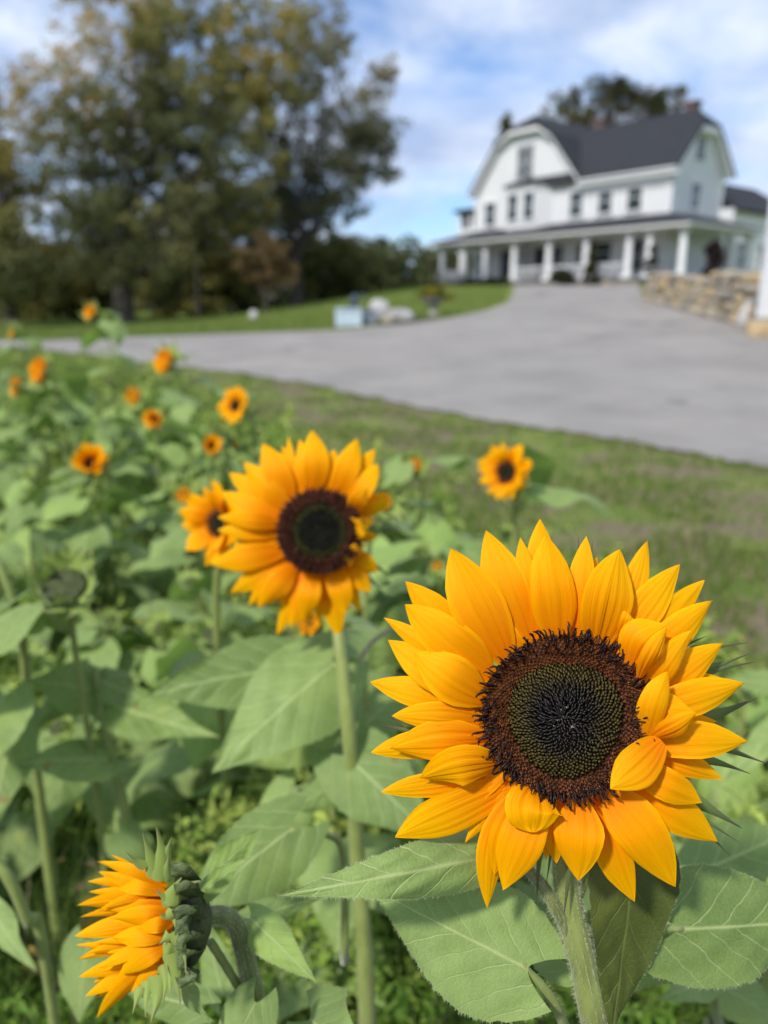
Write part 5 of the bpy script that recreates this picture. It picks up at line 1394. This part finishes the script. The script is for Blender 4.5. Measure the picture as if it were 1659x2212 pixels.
stem_obj(bpl, [P(762, 1560, .97), P(765, 1480, 1.0), P(790, 1405, 1.03), P(840, 1362, 1.06), P(900, 1350, 1.1)], [.0035, .003, .003, .0028, .0025], 'stem_dry', P(762, 1560, .97), name='side_branch')
wleaf(bpl, (880, 1350), (1010, 1420), 60, 1.1, 1.14, n=up6(.8), sag=.05, seed=3.9)
wleaf(bpl, (900, 1345), (800, 1450), 60, 1.15, 1.25, n=up6(.4), sag=.05, seed=3.2)

# ---- generic plants ----------------------------------------------
def proto_leaf(seed):
    """petiole from the stem at the origin along +y, blade beyond it; unit blade length"""
    r = np.random.default_rng(int(seed * 100) + 3)
    pl = r.uniform(0.35, 0.55)
    V, Fc, uv = leaf_grid(1.0, r.uniform(0.36, 0.46), 16, 12, r.uniform(0.1, 0.5), r.uniform(0.04, 0.20), r.uniform(0.03, 0.085), seed * 2.3, 0.2, 1, r.uniform(-.4, .4), r.uniform(0, .15))
    dr = r.uniform(0.1, 0.95)       # droop of the blade
    rise = r.uniform(0.35, 0.8)
    py_, pz_ = pl * math.cos(rise), pl * math.sin(rise)
    y = V[:, 1] * math.cos(dr) + V[:, 2] * math.sin(dr); z_ = -V[:, 1] * math.sin(dr) + V[:, 2] * math.cos(dr)
    V = np.stack([V[:, 0], y + py_, z_ + pz_], 1)
    a, b = tube(catmull([(0, 0, 0), (0, py_ * .6, pz_ * .75), (0, py_, pz_)], 6), [.02, .017, .015, .014, .013, .012], 5)
    n0 = len(V); F2 = [tuple(f) for f in Fc.tolist()] + [tuple(i + n0 for i in f) for f in b]
    V = np.vstack([V, np.array(a)]); uv = np.vstack([uv, np.tile([[0.5, 0.2]], (len(a), 1))])
    return V, F2, uv, len(Fc), len(b)
PL = []
for k in range(9):
    V, F2, uv, na, nb2 = proto_leaf(k + 1.0)
    PL.append(make_mesh('leaf', V, F2, [M['leaf'], M['stem']], uv=uv, mi=[0] * na + [1] * nb2))
PLY = []
for k in range(3):
    V, F2, uv, na, nb2 = proto_leaf(k + 31.0)
    PLY.append(make_mesh('leaf', V, F2, [M['leaf_young'], M['stem']], uv=uv, mi=[0] * na + [1] * nb2))
PP = []
for k in range(6):
    c = rng.uniform(0.05, 0.22); pts = [(0, 0, 0), (0, 0.5, c), (rng.normal() * .04, 1.0, c * rng.uniform(-.2, 1.2))]
    V, Fc, uv = petal_grid(pts, rng.uniform(.17, .24), np.array([0, 0, 1.0]), 12, 9, -0.2, .1, 0, k * 1.3)
    PP.append(make_mesh('petal', V, Fc, M['petal'], uv=uv))
PB = []
for k in range(3):
    pts = [(0, 0, 0), (0, 0.5, -.05), (rng.normal() * .1, 1.0, .1)]
    V, Fc, uv = petal_grid(pts, .20, np.array([0, 0, 1.0]), 10, 5, -0.4, .02, 0, k, prof=PWA)
    PB.append(make_mesh('bract', V, Fc, M['bract_pale'], uv=uv))

def auto_head(parent, c, n, Rd, plen, npet, fwd, jitter=0.15, bracts=10, two=True, blen=1.2, bud=False, pale=False):
    n = unit(n); x, y, n = disc_frame(n)
    hd = recept(parent, c, n, Rd, Rd * 0.75, mat='recept')
    if not bud: small_disc(hd, c + n * Rd * 0.05, n, Rd, 110, 0, pale=pale)
    Mf = np.array([x, y, n]).T
    for k in range(npet):
        a = 2 * math.pi * (k + rng.normal() * .2) / npet
        lay = (k % 2) if two else 0
        ti = fwd + lay * 0.18 + rng.normal() * jitter
        loc = c + (x * math.cos(a) + y * math.sin(a)) * Rd * (0.92 - 0.1 * lay) - n * Rd * .05 * (1 - lay)
        m3 = Matrix(((Mf[0][0], Mf[0][1], Mf[0][2]), (Mf[1][0], Mf[1][1], Mf[1][2]), (Mf[2][0], Mf[2][1], Mf[2][2]))).to_4x4()
        sc = plen * rng.uniform(.85, 1.12)
        mt = Matrix.Translation(Vector(loc - ORG[hd.name])) @ m3 @ Matrix.Rotation(a - math.pi / 2, 4, 'Z') @ Matrix.Rotation(ti, 4, 'X') @ Matrix.Diagonal((sc * 1.15, sc, sc, 1))
        lobj('petal', PP[int(rng.integers(0, 6))], hd, mt)
    for k in range(bracts):
        a = 2 * math.pi * (k + rng.normal() * .2) / bracts
        m3 = Matrix(((Mf[0][0], Mf[0][1], Mf[0][2]), (Mf[1][0], Mf[1][1], Mf[1][2]), (Mf[2][0], Mf[2][1], Mf[2][2]))).to_4x4()
        loc = c + (x * math.cos(a) + y * math.sin(a)) * Rd * .95 - n * Rd * .25
        sc = Rd * blen * 1.6 * rng.uniform(.8, 1.2)
        mt = Matrix.Translation(Vector(loc - ORG[hd.name])) @ m3 @ Matrix.Rotation(a - math.pi / 2, 4, 'Z') @ Matrix.Rotation((1.0 if bud else fwd * .6) + rng.normal() * .25, 4, 'X') @ Matrix.Diagonal((sc * 2.0, sc, sc, 1))
        lobj('bract', PB[int(rng.integers(0, 3))], hd, mt)
    return hd

def proj(p):
    d = np.asarray(p) - CAM; z = float(np.dot(d, CF))
    return PW / 2 + float(np.dot(d, CR)) / z * FPX, PH / 2 - float(np.dot(d, CU)) / z * FPX, z
SKY_X = [0, 150, 300, 450, 600, 800, 1000, 1100, 1300, 1400, 1659]
SKY_Y = [775, 800, 865, 915, 965, 1020, 1100, 1150, 1200, 1320, 1440]
def hides(p, sz, own=None):
    x, y, z = proj(p)
    if z < 0.3: return True
    rpx = sz * 0.55 / z * FPX
    for f in flowers:
        if z < f[3] + 0.12 and math.hypot(x - f[0], (y - f[1])) < f[2] * .55 + rpx: return True
    if own is None and y - rpx * .8 < np.interp(x, SKY_X, SKY_Y): return True
    if own is None and z < 1.15: return True
    return False
def put_leaves(root, path, nl, size, s0=0.25, s1=0.93, young=0.15, phase=None, own=None):
    ph = rng.uniform(0, 6) if phase is None else phase
    for i in range(nl):
        f = s0 + (s1 - s0) * (i + rng.uniform(-.3, .3)) / max(1, nl - 1); f = min(max(f, .1), .97)
        idx = f * (len(path) - 1); p = path[int(idx)]
        a = ph + i * 2.4 + rng.normal() * .3
        sz = size * (0.62 + 0.75 * math.sin(math.pi * min(1, (1.08 - f) * 1.1)) ** 0.8) * rng.uniform(.8, 1.2)
        yg = rng.random() < young * (2 if f > .8 else .6)
        if hides(p + np.array([-math.sin(a), math.cos(a), 0.12]) * sz * .85, sz, own): continue
        me = (PLY if yg else PL)[int(rng.integers(0, 3 if yg else 9))]
        mt = Matrix.Translation(Vector(p - ORG[root.name])) @ Matrix.Rotation(a, 4, 'Z') @ Matrix.Rotation(rng.normal() * .18, 4, 'X') @ Matrix.Rotation(rng.normal() * .2, 4, 'Y') @ Matrix.Diagonal((sz * rng.uniform(.9, 1.15), sz, sz, 1))
        lobj('leaf', me, root, mt)

def field_plant(c, n, kind, dpx_world, label, nl=9, lsize=0.15):
    """plant whose head centre is at c"""
    n = unit(n); g = ground_under(c + np.array([-n[0] * 0.10 + rng.normal() * .03, abs(n[1]) * 0.06 + 0.02, 0]))
    root = empty('sunflower_plant', g, label, 'sunflower', 'sunflowers')
    D = dpx_world
    if kind == 'open': auto_head(root, c, n, D * (.16 if D < .14 else .19), D * .40, 28, .32)
    elif kind == 'pale': auto_head(root, c, n, D * .30, D * .36, 30, .95, blen=1.4, pale=True)
    elif kind == 'young': auto_head(root, c, n, D * .19, D * .42, 26, .85, blen=1.5)
    elif kind == 'opening': auto_head(root, c, n, D * .32, D * .28, 18, 1.0, blen=1.8, bracts=14, pale=True)
    else: auto_head(root, c, n, D * .34, D * .2, 0, 1.3, blen=0.85, bracts=26, bud=True)
    H = c[2] - g[2]
    pts = [g + [0, 0, -.02], g + [rng.normal() * .01, rng.normal() * .01, H * .5], np.array([g[0] * .8 + c[0] * .2, g[1] * .8 + c[1] * .2, g[2] + H * .86]), c - n * D * .30 + [0, 0, -.012], c - n * D * .12]
    rr = max(.0045, D * .045)
    k = catmull(pts, 24); a, b = tube(k, np.linspace(rr * 1.5, rr * .85, 24), 8)
    wobj('stem', a, b, M['stem'], root, g)
    put_leaves(root, k, nl, lsize, own=1)
    return root
LF = unit(CAMN + np.array([-.75, 0, .1]))
FR = unit(CAMN + np.array([-.25, 0, .1]))
RT = unit(CAMN + np.array([.35, 0, .15]))
flowers = [
 (1095, 1020, 122, 2.0, 'open', unit(CAMN + np.array([-.95, 0, 0])), 'lone small sunflower standing on the grass side right of the second largest one'),
 (510, 877, 80, 2.9, 'open', unit(CAMN + np.array([-.6, 0, .05])), 'small round sunflower with oval dark centre above the blurred large one'),
 (335, 906, 52, 3.1, 'young', FR, 'half open sunflower with green bracts around a ring of short petals'),
 (290, 856, 42, 3.3, 'opening', FR, 'greenish yellow opening bud above the half open sunflower'),
 (361, 782, 58, 3.8, 'pale', LF, 'orange sunflower with no dark centre just below the driveway edge'),
 (93, 802, 64, 3.6, 'pale', LF, 'orange sunflower beside the narrow one at the upper left of the field'),
 (42, 835, 52, 3.7, 'pale', unit(CAMN + np.array([-1.6, 0, .1])), 'narrow orange sunflower turned sideways near the left photo edge'),
 (198, 1003, 88, 2.5, 'young', unit(CAMN + np.array([.15, 0, .55])), 'golden sunflower with upward facing petals alone at mid left'),
 (457, 964, 50, 2.9, 'young', RT, 'small sunflower with dark centre and short petals below the round one'),
 (200, 675, 36, 5.2, 'pale', LF, 'tallest distant sunflower seen against the shaded trees'),
 (30, 718, 30, 6.0, 'opening', unit(CAMN + np.array([-1.4, 0, .1])), 'tiny yellow bud at the left photo edge by the lawn'),
 (400, 1070, 42, 2.1, 'opening', FR, 'yellow green opening bud left of the half hidden sunflower'),
 (897, 1005, 36, 2.5, 'opening', FR, 'small yellow bud above the gap between the two large flowers'),
 (510, 962, 17, 3.6, 'opening', FR, 'very small yellow bud right of the small dark centred sunflower'),
 (685, 1405, 40, 1.55, 'opening', FR, 'orange yellow bud under the second largest sunflower'),
 (474, 1130, 176, 1.25, 'open', unit(CAMN + np.array([-.75, 0, .05])), 'sunflower half hidden behind the second largest one'),
 (826, 1085, 46, 1.3, 'opening', unit(CAMN + np.array([.8, 0, .3])), 'curled yellow bud peeping past the right petals of the second largest one'),
 (668, 1345, 66, 1.25, 'opening', unit(CAMN + np.array([0, 0, .3])), 'orange bud peeping below the petals of the second largest one'),
 (945, 1222, 24, 1.9, 'opening', FR, 'tiny orange bud between the two largest sunflowers'),
 (140, 1262, 130, 1.12, 'bud', unit(CAMN + np.array([0.1, 0, 1.2])), 'closed dark green bud with curled bracts at the left'),
]
for (px, py, d, z_, kd, n_, lab) in flowers:
    field_plant(P(px, py, z_), n_, kd, d * z_ / FPX, lab, nl=9 if z_ > 1.5 else 6, lsize=0.15 if z_ > 1.6 else 0.13)

# leafy plants without open flowers filling the field
used = [P(f[0], f[1], f[3])[:2] for f in flowers]
cnt = 0
def leafy(x, y, H, nl, ls, label='leafy green sunflower plant without an open flower in the field rows', grp='leafy sunflower plants', young=.15):
    g = np.array([x, y, float(hgt(x, y))])
    while H > .2:
        X_, Y_, Z_ = proj(g + [0, 0, H])
        if Y_ > np.interp(X_, SKY_X, SKY_Y) + 25 and not any(Z_ < f[3] and abs(X_ - f[0]) < f[2] * .6 + 14 and Y_ < f[1] + f[2] * .6 for f in flowers): break
        H -= .04
    if H <= .26: return None
    root = empty('sunflower_plant', g, label, 'sunflower', grp)
    top = g + [rng.normal() * .04, rng.normal() * .04, H]
    k = catmull([g + [0, 0, -.02], g + [rng.normal() * .02, rng.normal() * .02, H * .5], top], 16)
    a, b = tube(k, np.linspace(.011, .005, 16), 7); wobj('stem', a, b, M['stem'], root, g)
    put_leaves(root, k, nl, ls, .15, .98, young)
    hd = auto_head(root, top + [0, 0, .01], unit([rng.normal() * .4, -.5, 1]), .016, .02, 0, .9, bracts=9, blen=1.5, bud=True)
    return root
ys = 1.25
while ys < 17:
    xs = field_edge(ys) - 0.12 + rng.normal() * .05
    lim = -0.56 * ys - 0.4
    stepx = 0.22 + 0.024 * ys
    while xs > lim:
        x = xs + rng.normal() * .07; y = ys + rng.normal() * .08
        # leave sight lines open low in front of the near flowers
        pxl = PW / 2 + x / (y * 0.97 + .3) * FPX
        H = rng.uniform(0.52, 0.80) if ys < 3 else rng.uniform(.50, .84)
        if ys < 2.0: H = rng.uniform(0.40, 0.60)
        if ys < 2.4 and x > 0.35: H *= 0.8
        leafy(x, y, H, int(rng.integers(9, 14)), .105 + .05 * rng.random(), young=.28)
        cnt += 1
        xs -= stepx
    ys += 0.29 + 0.05 * ys
print('leafy plants', cnt)

# named near plants at the left
def nearplant(stem_pts, radii, label, leaves):
    g = ground_under(P(*stem_pts[-1])); 
    root = empty('sunflower_plant', g, label, 'sunflower', 'sunflowers')
    pts = [P(*p) for p in stem_pts] + [g + [0, 0, -.02]]
    stem_obj(root, pts, radii, origin=g, n=30, sides=10)
    for (B, T, W, z0, z1, f, mt, sd) in leaves:
        wleaf(root, B, T, W, z0, z1, n=up6(f), mat=mt, seed=sd, sag=.06, wave=.035, ns=24, nt_=16)
nearplant([(205, 1440, 1.25), (222, 1540, 1.25), (245, 1650, 1.27), (275, 1790, 1.3)], [.006, .007, .0075, .009, .011],
          'bare topped plant with long dark leaves on two crossing stems at mid left',
          [((205, 1490), (60, 1470), 60, 1.25, 1.2, .5, 'leaf', 1.), ((215, 1470), (330, 1520), 40, 1.25, 1.2, .6, 'leaf', 2.), ((235, 1520), (472, 1592), 58, 1.25, 1.12, .3, 'leaf', 3.), ((232, 1640), (34, 1650), 52, 1.25, 1.15, .7, 'leaf', 4.), ((190, 1450), (80, 1570), 62, 1.3, 1.22, .8, 'leaf', 5.)])
nearplant([(-30, 1160, 1.2), (10, 1250, 1.2), (45, 1360, 1.22), (70, 1600, 1.3)], [.005, .006, .007, .008, .011],
          'plant with broad pale leaves cut off by the left edge',
          [((60, 1330), (-40, 1400), 55, 1.2, 1.1, .9, 'leaf_young', 1.5), ((95, 1300), (228, 1365), 48, 1.25, 1.2, .8, 'leaf', 2.5), ((10, 1500), (-60, 1700), 80, 1.15, 1.05, .7, 'leaf', 3.5), ((40, 1560), (-30, 1820), 60, 1.2, 1.1, .6, 'leaf', 4.5)])
nearplant([(-30, 1840, .85), (20, 1900, .85), (60, 1990, .87), (95, 2060, .9)], [.006, .006, .006, .006, .008],
          'thick pale stem with a holed grey green leaf at the lower left edge',
          [((190, 2030), (170, 2212), 66, .90, .85, .3, 'leaf', 7.5), ((-20, 1960), (80, 2100), 30, .9, .85, .6, 'leaf', 8.5)])
nearplant([(1700, 1760, 1.0), (1680, 1900, 1.0), (1660, 2100, 1.05)], [.006, .007, .008, .011],
          'plant with yellow spotted leaves behind the sharp flower at the right edge',
          [((1520, 1880), (1720, 1790), 74, .80, .85, .8, 'leaf', 9.5), ((1690, 1560), (1560, 1690), 30, 1.2, 1.2, .5, 'leaf', 1.9), ((1690, 1480), (1560, 1470), 34, 1.5, 1.5, .9, 'leaf', 2.9)])
nearplant([(1540, 2100, .8), (1545, 2180, .82), (1550, 2300, .9)], [.004, .005, .006, .008],
          'low plant below the large right leaf at the bottom edge',
          [((1540, 2110), (1420, 2160), 40, .8, .75, .9, 'leaf', 9.1), ((1560, 2130), (1700, 2220), 55, .85, .8, .9, 'leaf', 9.9)])

# ---- weeds and litter --------------------------------------------
def weeds(n, y0, y1, size, hmax, c_pal, seed):
    u = rng.random(n); y = y0 * (y1 / y0) ** u
    xl = -0.60 * y - .15; xr = np.minimum(field_edge(y) + .25, 0.62 * y + .2)
    x = xl + (xr - xl) * rng.random(n)
    from mathutils import noise as mn
    den = np.array([mn.noise(Vector((a * 3.1, b * 3.1, seed))) for a, b in zip(x, y)])
    hz = hmax * np.clip(.55 + den * 1.1, .12, 1) * rng.random(n) ** .85
    p = np.stack([x, y, hgt(x, y) + hz], 1)
    a = rng.normal(size=(n, 3)); a[:, 2] *= .5; a /= np.linalg.norm(a, axis=1)[:, None]
    upv = np.array([0, 0, 1.0]) + rng.normal(size=(n, 3)) * .6; b = np.cross(a, upv); b /= np.linalg.norm(b, axis=1)[:, None]; nn = np.cross(b, a)
    sz = (size * (0.45 + 1.9 * rng.random(n) ** 3.2))[:, None]; rt = rng.uniform(.16, .5, (n, 1))
    V = np.stack([p - a * sz, p - a * sz * .1 + b * sz * rt + nn * sz * .12, p + a * sz - nn * sz * .15, p - a * sz * .1 - b * sz * rt + nn * sz * .12], 1).reshape(-1, 3)
    pal = np.array(c_pal); c = pal[np.clip(((den + .5) * len(pal) + rng.normal(size=n) * .7).astype(int), 0, len(pal) - 1)] * rng.uniform(.7, 1.3, (n, 1))
    return V, np.arange(4 * n).reshape(-1, 4), np.repeat(c, 4, 0)
pal = [(0.09, 0.18, 0.022), (0.15, 0.27, 0.035), (0.23, 0.35, 0.055), (0.36, 0.44, 0.09)]
V, Fc, C = weeds(130000, 0.95, 5.0, 0.012, 0.42, pal, 2.0)
tagit(wobj('weeds', V, Fc, M['weed'], None, (0, 0, 0), colr=C, smooth=False), 'tangle of low bright green weeds under the sunflowers', 'weeds', kind='stuff')
V, Fc, C = weeds(30000, 4.0, 18, 0.035, 0.35, pal, 5.0)
tagit(wobj('weeds', V, Fc, M['weed'], None, (0, 0, 0), colr=C, smooth=False), 'green undergrowth in the far part of the flower field', 'weeds', kind='stuff')
# thin green stems and grass-like blades rising through the weeds
nb3 = 16000; u = rng.random(nb3); y = 0.95 * (4.5 / 0.95) ** u; xl = -0.60 * y - .15; xr = np.minimum(field_edge(y) + .3, 0.62 * y + .2)
V, Fc, C = blades(0, np.stack([xl + (xr - xl) * rng.random(nb3), y], 1), 0.26, 0.0018, (0.08, 0.16, 0.02), (0.24, 0.32, 0.08), (0.30, 0.26, 0.14), 0.10, 1.1)
tagit(wobj('tall_grass', V, Fc, M['grass'], None, (0, 0, 0), colr=C, smooth=False), 'thin green grass blades among the weeds below the flowers', 'grass', kind='stuff')
# dead leaves and dry stalks in the undergrowth
V, Fc, C = weeds(1500, 1.0, 4.0, 0.02, 0.30, [(0.16, 0.11, 0.08), (0.10, 0.07, 0.06), (0.32, 0.24, 0.06), (0.22, 0.17, 0.10)], 9.0)
tagit(wobj('dead_leaves', V, Fc, M['weed'], None, (0, 0, 0), colr=C, smooth=False), 'withered brown and yellow leaves scattered in the undergrowth', 'dead leaves', kind='stuff')
m = MB()
for k in range(150):
    y = rng.uniform(1.0, 3.2); x = rng.uniform(-.55 * y, min(float(field_edge(y)), .55 * y)); L = rng.uniform(.15, .4); a = rng.uniform(0, 6.28); tl = rng.uniform(.1, 1.2)
    g = np.array([x, y, float(hgt(x, y))]); e = g + np.array([math.cos(a) * math.sin(tl), math.sin(a) * math.sin(tl), math.cos(tl)]) * L
    m.tube(catmull([g, (g + e) / 2 + [0, 0, .05], e], 7), np.linspace(.0032, .0016, 7), 5)
tagit(wobj('dry_stalks', m.v, m.f, M['stem_dry'], None, (0, 0, 0)), 'thin dry brown stalks bending through the undergrowth', 'dry stalks', kind='stuff')
